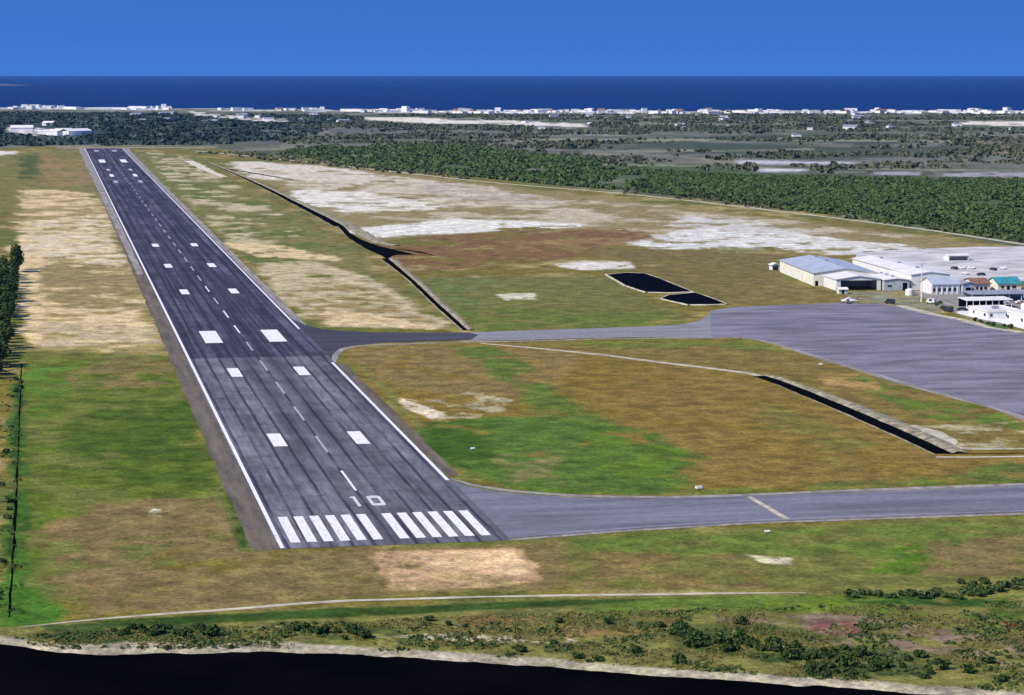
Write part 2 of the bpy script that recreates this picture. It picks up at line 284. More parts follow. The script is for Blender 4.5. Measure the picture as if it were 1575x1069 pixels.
# ------------------------------------------------------------------ the ground sheet
SAND=(.66,.50,.26); PALE=(.58,.50,.37); WHITE=(.74,.67,.56); OLIVE=(.190,.152,.036); GREEN=(.108,.145,.018); BRIGHT=(.115,.165,.018)
BROWN=(.218,.152,.036); RED=(.20,.115,.05); SCRUB=(.215,.205,.140); FOREST=(.085,.115,.045); TAN=(.34,.265,.105); ORANGE=(.72,.47,.24); DKGREEN=(.045,.085,.016)
ZONES = [
 # outline in survey sights, colour, edge softness m, edge raggedness m, cover, patch size m
 ([(-500,231),(300,224),(400,238),(640,262),(860,286),(1200,320),(1575,378),(2300,470),(2300,1300),(-900,1300)], OLIVE, 6, 15, 1, 0),
 ([(-500,231),(300,224),(400,238),(640,262),(860,286),(1200,320),(1575,378),(2300,470),(2300,1300),(-900,1300)], TAN, 6, 15, .30, 22),
 ([(-500,231),(300,224),(400,238),(640,262),(860,286),(1200,320),(1575,378),(2300,470),(2300,1300),(-900,1300)], (.14,.15,.04), 6, 15, .34, 35),
 # scrub and forest bands beyond the fence
 ([(-200,172),(420,176),(430,214),(330,222),(-200,224)], (.045,.062,.048), 30, 40, .9, 120),
 ([(250,186),(640,196),(640,212),(420,222),(300,214)], (.13,.13,.125), 20, 40, .55, 90),
 ([(460,200),(900,190),(1700,196),(1700,262),(1100,255),(800,235),(460,225)], (.17,.165,.135), 20, 60, .55, 110),
 ([(430,232),(700,226),(900,245),(1160,262),(1160,300),(860,284),(560,256)], FOREST, 10, 20, .85, 60),
 ([(860,215),(1300,205),(1700,222),(1700,240),(1250,246),(860,232)], (.07,.085,.055), 20, 40, .55, 90),
 ([(980,262),(1160,274),(1575,278),(1900,282),(1900,410),(1575,372),(1300,330),(1100,306),(980,292)], FOREST, 8, 15, .93, 50),
 ([(600,192),(900,197),(1575,200),(1700,203),(1700,208),(900,203),(600,197)], (.10,.12,.07), 15, 40, .7, 90),
 ([(700,214),(1200,213),(1700,216),(1700,218),(1200,217),(700,218)], (.26,.26,.17), 8, 12, .75, 120),
 ([(900,232),(1250,228),(1250,231),(900,236)], (.24,.24,.16), 8, 12, .7, 90),
 ([(860,250),(1150,256),(1575,262),(1575,264),(1150,259),(860,253)], (.25,.25,.17), 6, 10, .7, 90),
 ([(420,236),(700,240),(700,243),(420,239)], (.22,.21,.14), 6, 10, .6, 60),
 ([(1480,212),(1600,210),(1640,236),(1480,236)], (.26,.19,.11), 15, 30, .6, 60),
 ([(1135,247),(1320,249),(1322,253),(1135,252)], (.50,.49,.52), 10, 10, .85, 30),
 ([(1165,259),(1240,260),(1240,264),(1165,264)], (.60,.58,.60), 8, 8, .8, 30),
 ([(1340,263),(1575,265),(1620,273),(1500,272),(1340,268)], (.34,.31,.33), 10, 10, .7, 30),
 ([(820,204),(960,207),(960,209),(820,207)], (.32,.33,.26), 10, 10, .7, 60),
 # salt and sand flats near the sea
 ([(560,180),(640,181),(745,186),(742,191),(640,189),(560,184)], WHITE, 8, 18, .95, 60),
 ([(745,184),(900,191),(903,195),(800,193),(745,189)], WHITE, 8, 14, .7, 60),
 ([(1470,186),(1620,188),(1620,194),(1480,192)], WHITE, 8, 15, .85, 60),
 ([(280,170),(400,182),(440,186),(400,188),(300,177)], WHITE, 8, 15, .6, 50),
 ([(410,184),(560,178),(560,185),(450,188)], (.5,.5,.48), 8, 15, .5, 40),
 ([(10,196),(60,196),(120,203),(125,209),(60,209),(10,203)], WHITE, 6, 12, .75, 25),
 ([(-40,233),(28,233),(28,241),(-40,241)], WHITE, 4, 10, .9, 40),
 # left of the runway
 ([(-40,242),(132,228),(168,318),(40,325),(-60,330)], (.20,.18,.06), 8, 14, .8, 30),
 ([(60,236),(132,236),(150,290),(60,290)], (.30,.20,.09), 6, 14, .45, 25),
 ([(28,240),(60,238),(60,275),(28,275)], (.085,.11,.03), 6, 10, .8, 25),
 ([(36,292),(120,300),(165,320),(205,400),(240,480),(262,548),(40,540),(30,480),(22,400)], TAN, 5, 9, 1, 0),
 ([(30,288),(150,298),(160,330),(200,415),(235,545),(40,535),(30,470),(20,400)], SAND, 3, 8, .50, 17),
 ([(40,340),(170,330),(200,412),(30,400)], (.66,.54,.36), 3, 8, .6, 12),
 ([(18,385),(62,390),(62,530),(34,530)], SAND, 2, 5, .8, 12),
 ([(60,495),(245,505),(250,528),(60,535)], (.52,.41,.24), 3, 5, .6, 14),
 ([(65,400),(205,410),(240,480),(60,470)], (.29,.22,.10), 3, 6, .7, 12),
 ([(40,545),(270,548),(345,740),(350,860),(160,800),(60,930),(0,980),(30,740)], (.150,.165,.040), 3, 7, 1, 0),
 ([(38,550),(270,560),(350,740),(60,860),(20,900),(30,700)], GREEN, 3, 8, .72, 16),
 ([(150,620),(320,610),(345,740),(200,745),(100,700)], (.074,.115,.014), 4, 8, .75, 14),
 ([(40,560),(100,560),(100,640),(36,640)], (.11,.20,.03), 2, 5, .5, 8),
 ([(100,548),(270,552),(275,600),(100,600)], (.20,.16,.06), 2, 5, .45, 10),
 ([(60,800),(200,770),(340,770),(400,850),(450,880),(430,930),(160,945),(90,900)], (.22,.160,.070), 2, 7, .88, 12),
 ([(70,830),(260,820),(270,870),(60,880)], (.15,.16,.045), 2, 5, .4, 7),
 ([(18,590),(40,590),(44,960),(2,960)], (.06,.13,.02), 1.2, 2, .85, 8),
 ([(26,590),(36,590),(24,800),(20,955),(6,955),(17,800)], (.035,.07,.014), .5, 1, .7, 5),
 ([(5,880),(70,905),(110,950),(70,965),(0,962)], (.07,.17,.02), 1.5, 4, .85, 6),
 ([(326,690),(352,730),(395,850),(368,850),(340,790)], (.14,.16,.04), 1, 2, .8, 5),
 ([(352,745),(366,780),(380,850),(366,850),(350,790)], (.045,.08,.015), 1.2, 2, .5, 4),
 ([(225,782),(244,782),(244,794),(225,794)], (.6,.5,.33), .5, 1, .5, 2),
 # between the runway and the long ditch
 ([(205,232),(300,238),(330,262),(470,340),(540,380),(700,508),(490,500),(430,460),(350,375),(225,258)], (.21,.185,.065), 4, 8, 1, 0),
 ([(210,232),(300,240),(470,350),(540,385),(600,430),(450,470),(350,375),(225,258)], (.125,.15,.035), 4, 9, .45, 25),
 ([(225,234),(290,240),(400,310),(470,360),(370,385),(330,350),(250,270)], (.52,.43,.26), 4, 8, .38, 22),
 ([(350,372),(430,378),(520,395),(520,402),(400,395),(355,380)], SAND, 2, 6, .85, 10),
 ([(385,405),(470,400),(550,420),(620,455),(690,505),(500,503),(440,468)], (.50,.41,.24), 3, 6, .85, 15),
 ([(420,440),(560,430),(660,495),(500,500)], (.30,.22,.10), 3, 6, .42, 11),
 ([(500,470),(600,490),(690,508),(500,500)], SAND, 2, 4, .6, 10),
 # spoil grounds right of the ditch
 ([(365,250),(480,252),(900,300),(1500,372),(1575,384),(1400,384),(1200,380),(1000,372),(760,356),(560,372),(500,340),(400,275)], (.27,.215,.095), 6, 14, 1, 0),
 ([(400,262),(900,306),(1200,338),(1575,384),(1300,372),(1000,356),(700,345),(520,330)], (.50,.42,.29), 6, 16, .42, 30),
 ([(340,248),(420,250),(560,262),(600,276),(520,282),(400,276)], (.66,.58,.46), 5, 14, .85, 30),
 ([(400,262),(560,266),(760,288),(900,318),(905,326),(760,318),(640,312),(480,300)], PALE, 5, 14, .62, 26),
 ([(440,292),(560,296),(700,318),(640,325),(520,326),(450,306)], WHITE, 4, 10, .75, 22),
 ([(640,280),(760,290),(860,310),(800,318),(660,300)], (.42,.36,.28), 5, 10, .5, 22),
 ([(540,352),(700,336),(895,344),(890,349),(770,356),(640,362),(560,366)], (.74,.70,.60), 3, 8, .95, 14),
 ([(760,352),(880,346),(890,350),(800,358)], OLIVE, 2, 5, .5, 10),
 ([(960,374),(1090,348),(1160,350),(1300,370),(1400,376),(1400,388),(1280,392),(1200,386),(1100,384),(990,382)], (.68,.65,.58), 4, 9, .78, 16),
 ([(1010,345),(1060,332),(1150,338),(1280,362),(1180,362)], (.58,.54,.47), 4, 8, .55, 20),
 ([(1100,378),(1180,382),(1180,392),(1100,388)], (.26,.24,.12), 3, 5, .5, 12),
 ([(600,372),(760,356),(960,352),(1040,360),(960,376),(900,396),(740,412),(640,420),(596,396)], RED, 5, 14, .80, 20),
 ([(760,372),(900,366),(1000,362),(960,378),(820,390)], (.27,.18,.075), 3, 6, .5, 14),
 ([(900,380),(1200,392),(1200,440),(1280,462),(1120,468),(1060,440),(960,410)], (.185,.145,.058), 3, 6, .9, 16),
 ([(856,406),(900,402),(962,402),(978,412),(900,416),(870,413)], (.68,.62,.52), 2, 4, .95, 9),
 ([(640,428),(940,424),(1010,460),(1060,490),(900,502),(740,510),(690,478)], (.17,.16,.052), 3, 6, 1, 0),
 ([(680,470),(900,480),(1050,480),(1060,498),(900,503),(740,510)], (.13,.165,.035), 3, 5, .65, 12),
 ([(640,425),(760,430),(740,470),(680,470)], (.15,.175,.06), 3, 5, .6, 10),
 ([(768,452),(825,451),(828,460),(775,462)], (.64,.58,.42), 1, 3, .9, 5),
 ([(1190,425),(1270,442),(1380,462),(1180,470),(1120,468)], (.21,.165,.06), 2, 4, .8, 10),
 ([(1300,448),(1420,448),(1460,470),(1430,484),(1380,470),(1300,464)], (.25,.24,.18), 2, 3, .7, 8),
 # between the two taxiways
 ([(520,533),(720,528),(1140,520),(1400,588),(1575,640),(2000,760),(2000,770),(1575,745),(900,765),(740,748),(686,735),(600,640)], BROWN, 3, 4, 1, 0),
 ([(1000,560),(1180,590),(1440,700),(1575,705),(1575,735),(1100,745),(1060,700),(900,620)], (.225,.155,.045), 3, 5, .8, 20),
 ([(1180,620),(1400,700),(1300,720),(1150,660)], (.19,.165,.045), 3, 5, .5, 14),
 ([(530,535),(740,530),(900,545),(860,600),(780,610),(620,600),(560,570)], (.23,.165,.065), 3, 5, .8, 16),
 ([(700,532),(770,532),(830,570),(900,640),(1000,668),(860,660),(790,600)], (.115,.16,.03), 3, 6, .8, 14),
 ([(540,545),(600,600),(680,700),(740,740),(700,738),(620,640)], (.19,.20,.06), 1.5, 3, .8, 6),
 ([(640,660),(760,640),(860,640),(1000,665),(1085,700),(1065,757),(860,764),(760,750),(700,720)], (.095,.155,.028), 3, 6, .9, 14),
 ([(650,650),(740,650),(760,700),(720,725),(670,700)], (.055,.11,.012), 2, 4, .8, 9),
 ([(900,662),(1060,690),(1040,740),(920,730)], (.11,.18,.02), 2, 5, .45, 8),
 ([(760,700),(860,690),(860,745),(780,745)], (.19,.18,.07), 2, 4, .5, 8),
 ([(612,612),(660,618),(720,600),(790,615),(760,640),(690,650),(650,640)], (.42,.36,.21), 1.5, 5, .5, 5),
 ([(612,612),(650,622),(690,640),(660,646),(632,632)], (.68,.58,.40), 1, 2, .85, 5),
 ([(1400,740),(1575,705),(1900,705),(1900,780),(1575,745),(1300,752)], (.12,.155,.035), 2, 5, .6, 12),
 ([(1000,758),(1200,745),(1400,735),(1300,752),(1100,762)], (.16,.17,.04), 1.5, 3, .6, 8),
 ([(760,528),(1140,522),(1300,560),(1575,650),(1700,690),(1450,690),(1300,620),(1180,575),(900,545)], (.21,.155,.05), 2, 4, .95, 12),
 ([(860,524),(1140,522),(1240,545),(1100,535),(900,538)], (.155,.175,.04), 1.5, 3, .75, 8),
 ([(1300,560),(1400,592),(1575,648),(1575,668),(1420,640),(1300,590)], (.12,.17,.03), 1.5, 4, .5, 8),
 ([(1250,575),(1340,575),(1350,600),(1270,598)], (.36,.24,.09), 1.5, 3, .7, 7),
 ([(1400,655),(1575,650),(1575,690),(1450,692)], (.38,.34,.20), 1.5, 4, .45, 6),
 # in front of the threshold
 ([(430,850),(770,838),(860,826),(860,905),(560,915),(420,925)], (.215,.160,.068), 2, 4, .95, 12),
 ([(580,848),(700,846),(800,843),(812,870),(826,892),(760,902),(660,908),(596,905),(584,880)], (.52,.34,.17), 1, 2.5, .95, 7),
 ([(640,850),(790,846),(806,880),(720,892),(660,870)], ORANGE, 1, 2.5, .9, 8),
 ([(590,885),(700,880),(780,885),(820,895),(760,905),(600,908)], (.36,.27,.12), .8, 2, .5, 4),
 ([(850,828),(1180,808),(1575,792),(1900,780),(1900,905),(1575,905),(1100,910),(870,905)], (.175,.172,.048), 2, 4, 1, 0),
 ([(860,830),(1200,812),(1575,800),(1575,870),(1180,850),(900,850)], (.13,.175,.035), 2, 5, .62, 9),
 ([(900,845),(1140,850),(1180,905),(880,905)], (.215,.155,.06), 2, 4, .65, 10),
 ([(1330,842),(1435,836),(1432,882),(1340,880)], (.10,.175,.018), 1, 3, .65, 5),
 ([(1150,852),(1220,858),(1222,868),(1180,866)], (.60,.52,.34), .6, 1.5, .8, 4),
 ([(1430,830),(1575,820),(1575,890),(1430,890)], (.20,.15,.065), 2, 4, .6, 8),
 ([(150,952),(500,932),(870,919),(1200,912),(1900,902),(1900,1300),(-500,1300),(-300,990)], (.185,.175,.055), 1.5, 2, 1, 0),
 ([(150,955),(500,936),(870,922),(1240,918),(1240,926),(870,932),(500,950),(160,966)], DKGREEN, .8, 1, .95, 6),
 ([(900,926),(1240,916),(1575,912),(1575,955),(1400,945),(1180,940),(900,950)], (.115,.17,.03), 1, 3, .75, 7),
 ([(1180,915),(1310,915),(1320,945),(1180,935)], (.14,.20,.025), 1, 2, .7, 5),
 ([(1300,916),(1480,918),(1575,925),(1575,935),(1300,926)], (.04,.09,.018), .8, 1.5, .7, 5),
 ([(700,945),(1040,950),(1040,975),(700,985)], (.22,.15,.06), 1, 3, .6, 7),
 ([(740,940),(900,930),(1040,945),(1000,965),(760,960)], (.10,.12,.035), 1, 2, .4, 4),
 ([(1100,950),(1300,945),(1575,985),(1575,1030),(1420,1005),(1180,975)], (.24,.17,.135), 1, 3, .6, 5),
 ([(1260,955),(1330,958),(1330,975),(1250,975)], (.22,.09,.09), .6, 2, .6, 3),
 ([(1535,955),(1600,952),(1600,972),(1550,968)], (.12,.03,.02), .6, 1, .9, 3),
 ([(1040,960),(1200,960),(1420,1010),(1420,1045),(1200,1020),(1040,990)], (.09,.11,.04), 1, 3, .7, 5),
 ([(60,960),(330,960),(330,985),(120,992)], (.06,.09,.03), .8, 2, .75, 5),
 ([(430,955),(620,955),(620,985),(470,990)], (.08,.10,.035), .8, 2, .6, 5),
 ([(560,978),(700,972),(880,980),(890,990),(700,985)], (.50,.42,.28), .6, 1, .7, 5),
 ([(1040,975),(1120,985),(1300,1025),(1420,1040),(1300,1040),(1100,1010)], (.05,.075,.025), .8, 2, .7, 4),
]
def shore_y(px):   # the near water's edge in survey sights
    return np.interp(px, [-900,-200,0,60,150,300,400,560,680,800,1000,1200,1400,1575,2400],
                         [845,922,978,988,995,993,990,996,1004,1011,1026,1040,1054,1066,1115])
def coast_r(ang):  # how far the sea's beach is, by bearing from the survey point
    px = W0/2 + CF*np.tan(np.clip(ang - YAW, -.6, .6))
    py = np.interp(px, [-800,0,300,500,700,1000,1575,2600], [163,165,167,169,171,171.5,171.5,173])
    d = CF*CH/(py - 111.6)
    return d/np.cos(np.clip(ang - YAW, -.6, .6))
def make_ground():
    # rings and rays about the survey point's foot, closer together in the sector the airfield lies in
    a_in = np.linspace(YAW - .29, YAW + .30, 1000)
    a_out = np.linspace(YAW + .30, YAW - .29 + 2*pi, 90)[1:-1]
    A = np.concatenate([a_in, a_out]); nA = len(A)
    inv = np.linspace(1/335., 1/6600., 640); R = np.concatenate([[60, 160, 250], 1/inv, [6800., 7200., 7800.]]); nR = len(R)
    RR, AA = np.meshgrid(R, A, indexing='ij'); x = CX + RR*np.sin(AA); y = CY + RR*np.cos(AA)
    z = np.zeros_like(x)
    cr = coast_r(((AA + pi) % (2*pi)) - pi)
    cr = cr + (fbm(AA*60, AA*0+3.3, 5) - .5)*160
    z = -4.*sstep(0, 60, RR - cr)
    col = np.empty(x.shape + (3,)); col[:] = SCRUB
    n = fbm(x/150, y/150, 3); col *= (0.75 + .5*n)[..., None]
    g = np.maximum(.8*sstep(.47, .55, fbm(x/70, y/110, 8)), sstep(.50, .56, fbm(x/520, y/95, 18))); far = sstep(900, 1500, RR)
    col = col*(1 - (g*far)[..., None]) + np.array((.095, .108, .065))*(g*far)[..., None]
    wx0 = fbm(x/30, y/30, 21) - .5; wy0 = fbm(x/30, y/30, 22) - .5; wx1 = fbm(x/7, y/7, 23, 3) - .5; wy1 = fbm(x/7, y/7, 24, 3) - .5
    for k, (poly, c, soft, warp, cover, ps) in enumerate(ZONES):
        P = [G(a, b) for a, b in poly]; xs = [p[0] for p in P]; ys = [p[1] for p in P]; mg = warp*2 + soft
        sel = (x > min(xs)-mg) & (x < max(xs)+mg) & (y > min(ys)-mg) & (y < max(ys)+mg)
        if not sel.any(): continue
        X = x[sel]; Y = y[sel]; w = warp*2.2
        if min(ys) > 1500: s = 1.0
        X2 = X + w*wx0[sel] + w*.5*wx1[sel]; Y2 = Y + w*wy0[sel] + w*.5*wy1[sel]
        m = sstep(-soft, soft, sdist(X2, Y2, P))
        if cover < 1:
            q = fbm(X/ps*1.0, Y/(ps*1.15), 100+k, 5)
            th = np.interp(cover, [.25,.3,.4,.5,.6,.7,.8,.9,.95], [.60,.585,.535,.50,.465,.425,.38,.31,.25])
            m = m*sstep(th-.085, th+.085, q)
        v = .86 + .28*fbm(X/9, Y/11, 300+k, 3)
        col[sel] = col[sel]*(1-m)[:, None] + (np.array(c)[None, :]*v[:, None])*m[:, None]
    veg = np.clip(1.25 - col.mean(-1)/.30, 0, 1)*(1 - far); col[..., 2] *= 1 - .30*veg
    # beach along the sea
    b = np.maximum(sstep(-150, -60, RR - cr - 120*(fbm(AA*90, RR/400, 9)-.5)), .9*sstep(-520, -300, RR - cr)*sstep(.44, .54, fbm(AA*70, RR/260, 19))); col = col*(1-b)[..., None] + np.array((.62,.60,.58))*b[..., None]
    # sand and the drop to the dark water in front
    dx = x - CX; dy = y - CY; s, c_ = sin(YAW), cos(YAW); r = dx*c_ - dy*s; f = dx*s + dy*c_
    sp, cp = sin(PIT), cos(PIT); d = f*cp + CH*sp; u = f*sp - CH*cp
    ok = f > 120; px = np.where(ok, W0/2 + CF*r/np.where(ok, d, 1), 0); py = np.where(ok, H0/2 - CF*u/np.where(ok, d, 1), 5000)
    e = (shore_y(px) - py)/7.6*4.2/3.5 + (fbm(x/6, y/6, 77)-.5)*1.2          # metres from the water's edge, about
    e = np.where(ok, e, -50)
    wsh = np.interp(px, [-200,0,120,200,400,560,1575,2000], [.15,.1,.2,.7,.6,.0,.15,.2])
    b = sstep(wsh+.5, wsh-.3, e); col = col*(1-b)[..., None] + (np.array((.44,.38,.27))*(.7+.5*fbm(x/3, y/3, 78))[..., None])*b[..., None]
    z = np.where(e < 0, -1.2*sstep(0, -3., e), z)
    V = np.stack([x, y, z], -1).reshape(-1, 3)
    i, j = np.meshgrid(np.arange(nR-1), np.arange(nA), indexing='ij'); j2 = (j+1) % nA
    F = np.stack([i*nA + j, (i+1)*nA + j, (i+1)*nA + j2, i*nA + j2], -1).reshape(-1, 4)[:, ::-1]
    # the middle, right below the survey point
    V = np.vstack([V, [[CX, CY, -1.2]]]); c0 = len(V)-1; col = np.vstack([col.reshape(-1, 3), [[.1,.1,.1]]])
    me = np_mesh('ground', V, F, {'cover': col}); o = ob('ground', me, M['ground']); o['kind'] = 'structure'
make_ground()

def disc(name, r, z, m, cx=0, cy=0, n=256):
    v = [(cx + r*cos(2*pi*i/n), cy + r*sin(2*pi*i/n), z) for i in range(n)]
    me = bpy.data.meshes.new(name); me.from_pydata(v, [], [tuple(range(n))]); o = ob(name, me, m); o['kind'] = 'structure'; return o
disc('sea', 57000, -2.0, M['sea'], CX, CY)

def sheet(name, pts, z, m, parent=None, sights=True):
    P = [G(*p) for p in pts] if sights else pts
    bm = bmesh.new(); vs = [bm.verts.new((p[0], p[1], z)) for p in P]; f = bm.faces.new(vs)
    f.normal_update()
    if f.normal.z < 0: f.normal_flip()
    bmesh.ops.triangulate(bm, faces=[f]); me = bpy.data.meshes.new(name); bm.to_mesh(me); bm.free()
    o = ob(name, me, m, parent)
    if not parent: o['kind'] = 'structure'
    return o
def smooth_line(P, step=6.):
    P = np.array(P, float); out = []
    n = len(P)
    for i in range(n-1):
        p0 = P[max(i-1,0)]; p1 = P[i]; p2 = P[i+1]; p3 = P[min(i+2,n-1)]
        k = max(2, int(np.linalg.norm(p2-p1)/step))
        for t in np.linspace(0, 1, k, endpoint=False):
            out.append(.5*((2*p1) + (-p0+p2)*t + (2*p0-5*p1+4*p2-p3)*t*t + (-p0+3*p1-3*p2+p3)*t**3))
    out.append(P[-1]); return np.array(out)
def strip(name, pts, width, z, m, parent=None, sights=True, wob=.12, step=6., profile=None, seed=0, kind='structure'):
    """a ribbon along a line; profile = [(offset as share of half width, height)]"""
    P = smooth_line([G(*p) for p in pts] if sights else pts, step); n = len(P)
    T = np.gradient(P, axis=0); T /= np.linalg.norm(T, axis=1)[:, None]; N = np.stack([T[:,1], -T[:,0]], 1)
    w = np.interp(np.linspace(0, 1, n), np.linspace(0, 1, len(width)), width) if hasattr(width, '__len__') else np.full(n, width)
    prof = profile or [(-1, 0), (1, 0)]; V = []
    s = np.arange(n)*step
    for q, (o, h) in enumerate(prof):
        ww = w/2*o*(1 + wob*2*(fbm(s/14, s*0+q*5.7+seed, 50+q)-.5)*2)
        hh = h*(1 + (.5*(fbm(s/9, s*0+q*3.3+seed, 60+q)-.5)*2 if h > .1 else 0))
        V.append(np.column_stack([P + N*ww[:, None], np.full(n, z) + hh]))
    V = np.stack(V, 1).reshape(-1, 3); k = len(prof)
    i, j = np.meshgrid(np.arange(n-1), np.arange(k-1), indexing='ij')
    F = np.stack([i*k+j, i*k+j+1, (i+1)*k+j+1, (i+1)*k+j], -1).reshape(-1, 4)
    me = np_mesh(name, V, F); bm = bmesh.new(); bm.from_mesh(me)
    if sum(f.normal.z*f.calc_area() for f in bm.faces) < 0: bmesh.ops.reverse_faces(bm, faces=bm.faces)
    bm.to_mesh(me); bm.free()
    o = ob(name, me, m, parent)
    if not parent: o['kind'] = kind
    return o

# near dark water
pxs = np.linspace(-500, 2100, 60)
shore = [G(p, shore_y(p) - 8) for p in pxs]
sheet('lagoon_water', shore + [(450, -380), (300, -620), (-500, -620), (-420, -250)], -.45, M['river'], sights=False)

# ------------------------------------------------------------------ runway
RE = 2690.
rw = sheet('runway', [(-25.2, -.5), (25.2, -.5), (25.2, RE), (-25.2, RE)], .06, M['runway'], sights=False)
strip('runway_shoulder', [(-27.9, -1), (-27.9, 330), (-28.0, 700), (-28.0, 1400), (-28.2, RE)], [6.2, 5.8, 5.6, 5.6, 6, 6], .03, M['shoulder'], sights=False, wob=.10, step=5)
strip('gravel_shoulder', [(-27.6, 700), (-27.8, 1200), (-28, 1800), (-28.5, RE)], [3, 5, 7, 9], .045, M['shoulderp'], sights=False, wob=.15, step=12)
strip('gravel_shoulder', [(26.9, 385), (27.0, 800), (27.2, 1500), (28.5, RE)], [3.2, 4, 5, 8], .03, M['shoulderp'], sights=False, wob=.15, step=12)
strip('gravel_shoulder', [(26.6, 84), (26.8, 200), (26.6, 318)], [3, 3.2, 3], .03, M['shoulder'], sights=False, wob=.3, step=6)
strip('dirt_path', [(-60, RE+25), (0, RE+22), (60, RE+30), (150, RE+10)], [40, 45, 40, 30], .05, M['shoulderp'], sights=False)
zp = .07
def mark(name, x0, x1, y0, y1, m='paint'):
    return MB().quad((x0,y0,zp),(x1,y0,zp),(x1,y1,zp),(x0,y1,zp)).build(name, M[m], rw)
for s in (-1, 1):
    for k in range(6):
        c = s*(2.9 + 3.6*k); mark('threshold_stripe', c-1.08, c+1.08, 6, 36)
mark('edge_line', -24.75, -23.85, .5, RE); mark('edge_line', 23.8, 24.7, 77, 322); mark('edge_line', 23.8, 24.6, 432, RE)
M['number'] = plain('worn_number_paint', (.66,.64,.62), .2, .8)
def digit1(x): return MB().quad((x-.35,46,zp),(x+.45,46,zp),(x+.45,59,zp),(x-.35,59,zp)).quad((x-.95,56.4,zp),(x-.36,57.4,zp),(x-.36,59,zp),(x-.95,57.8,zp)).build('runway_number', M['number'], rw)
def digit0(x):
    b = MB(); o = [(x-1.7,47),(x-1.1,46),(x+1.1,46),(x+1.7,47),(x+1.7,58),(x+1.1,59),(x-1.1,59),(x-1.7,58)]
    i = [(x-.85,49.3),(x-.6,49),(x+.6,49),(x+.85,49.3),(x+.85,55.7),(x+.6,56),(x-.6,56),(x-.85,55.7)]
    for k in range(8): j = (k+1) % 8; b.quad((*o[k],zp),(*o[j],zp),(*i[j],zp),(*i[k],zp))
    return b.build('runway_number', M['number'], rw)
digit1(-1.8); digit0(2.9)
y = 67.
k = 0
while y < RE-80:
    mark('centreline_dash', -.32, .32, y, y+29, 'paint' if k in (0, 6, 7, 9) else 'paintold'); y += 59; k += 1
for yy, hw, ln, mt in ((150,1.9,23,'paint'),(300,1.9,23,'paint'),(410,3.3,42,'paint'),(600,1.9,24,'paint'),(750,1.9,24,'paint'),(900,1.9,24,'paint'),
                       (1720,2.0,45,'paintold'),(1855,2.0,55,'paint'),(1990,1.8,50,'paintold'),(2236,3.4,90,'paint'),(2590,3,60,'paintold')):
    for s in (-1, 1):
        c = s*(12.0 if yy in (410, 2236) else 11.3); mark('touchdown_mark', c-hw, c+hw, yy-ln/2, yy+ln/2, mt)

# ------------------------------------------------------------------ taxiways and apron
t1 = sheet('taxiway', [(685,736),(700,742),(720,748),(750,754),(800,760),(900,766),(1000,767),(1100,765),(1300,758),(1575,747),(1900,733),(1900,774),(1575,788),(1200,801),(1000,812),(850,823),(776,829),(766,828.5),(740,790)], .05, M['taxi'])
strip('gravel_verge', [(690,735),(720,744),(750,750),(800,756),(900,763),(1000,764.5),(1100,763),(1300,755),(1575,744.5),(1900,731)], [1, 3, 3, 3, 3], .035, M['shoulderp'], wob=.2)
strip('gravel_verge', [(776,831),(850,825),(1000,814),(1200,803),(1575,790),(1900,776)], [2, 2, 2.2], .035, M['shoulderp'], wob=.25)
strip('taxiway_edge_line', [(850,821),(1000,810),(1200,798.5),(1575,785.5),(1900,772)], .35, .06, M['paintold'], parent=t1, wob=0)
strip('holding_line', [(91.2,40.5),(91.4,12)], 1.5, .065, M['track'], parent=t1, sights=False, wob=.1)
sheet('taxiway_link', [(430,478),(452,492),(470,500),(500,507),(560,511),(640,512),(720,511.5),(736,515),(724,523),(680,524),(600,527),(545,531),(522,536),(512,545),(508,557),(470,530)], .05, M['taxidark'])
sheet('taxiway', [(715,511.6),(800,508.5),(900,505.5),(980,502.5),(1040,500),(1075,494),(1088,486),(1095,479),(1100,520),(1000,518.5),(900,520),(800,523),(720,524.5)], .045, M['taxipale'])
sheet('apron', [(1092,478),(1130,472),(1180,470),(1240,468),(1290,466),(1345,467),(1385,471),(1425,482),(1470,492),(1520,504),(1575,514),(1900,590),(1900,780),(1575,640),(1480,612),(1400,590),(1320,566),(1250,545),(1190,526),(1140,518.5),(1095,519)], .055, M['apron'])
strip('gravel_verge', [(1140,519.5),(1190,527.5),(1250,547),(1320,568),(1400,592.5),(1480,614),(1575,643),(1900,782)], [2.5,4,4,3.5], .03, M['shoulderp'], wob=.2)
strip('gravel_verge', [(508,560),(514,547),(524,538),(545,533),(600,530),(680,527),(800,525),(900,522),(1000,520.5),(1140,519.5)], [3,3,2.5,2], .03, M['shoulderp'], wob=.3)
strip('gravel_verge', [(1385,470),(1425,481),(1470,490),(1500,497),(1520,503),(1545,507),(1575,512)], 5, .07, M['track'], wob=.2)

# tracks
strip('perimeter_track', [(300,232),(470,249),(640,268),(760,281),(860,289.5),(1000,302),(1200,325),(1400,350),(1575,376),(1900,430)], [7,6,6,5.5,5.5,5.5], .04, M['track'], wob=.15)
strip('dirt_path', [(30,965),(160,951.5),(330,939),(500,926),(700,919),(870,916),(1100,913),(1240,911.5)], [.5,1.6,2.2,1.6,1.8,1.6,.6], .04, M['track'], wob=.3, step=4)
strip('dirt_path', [(740,528),(900,543),(1030,559),(1150,574),(1172,580)], [2.0,3.2,3.4,3.0], .04, M['track'], wob=.25, step=4)
strip('dirt_path', [(290,247),(320,262),(345,272)], [12,10,6], .04, M['sand'], wob=.3)
strip('dirt_path', [(1300,372),(1360,378),(1420,383)], [6,8,6], .05, M['sand'], wob=.3)

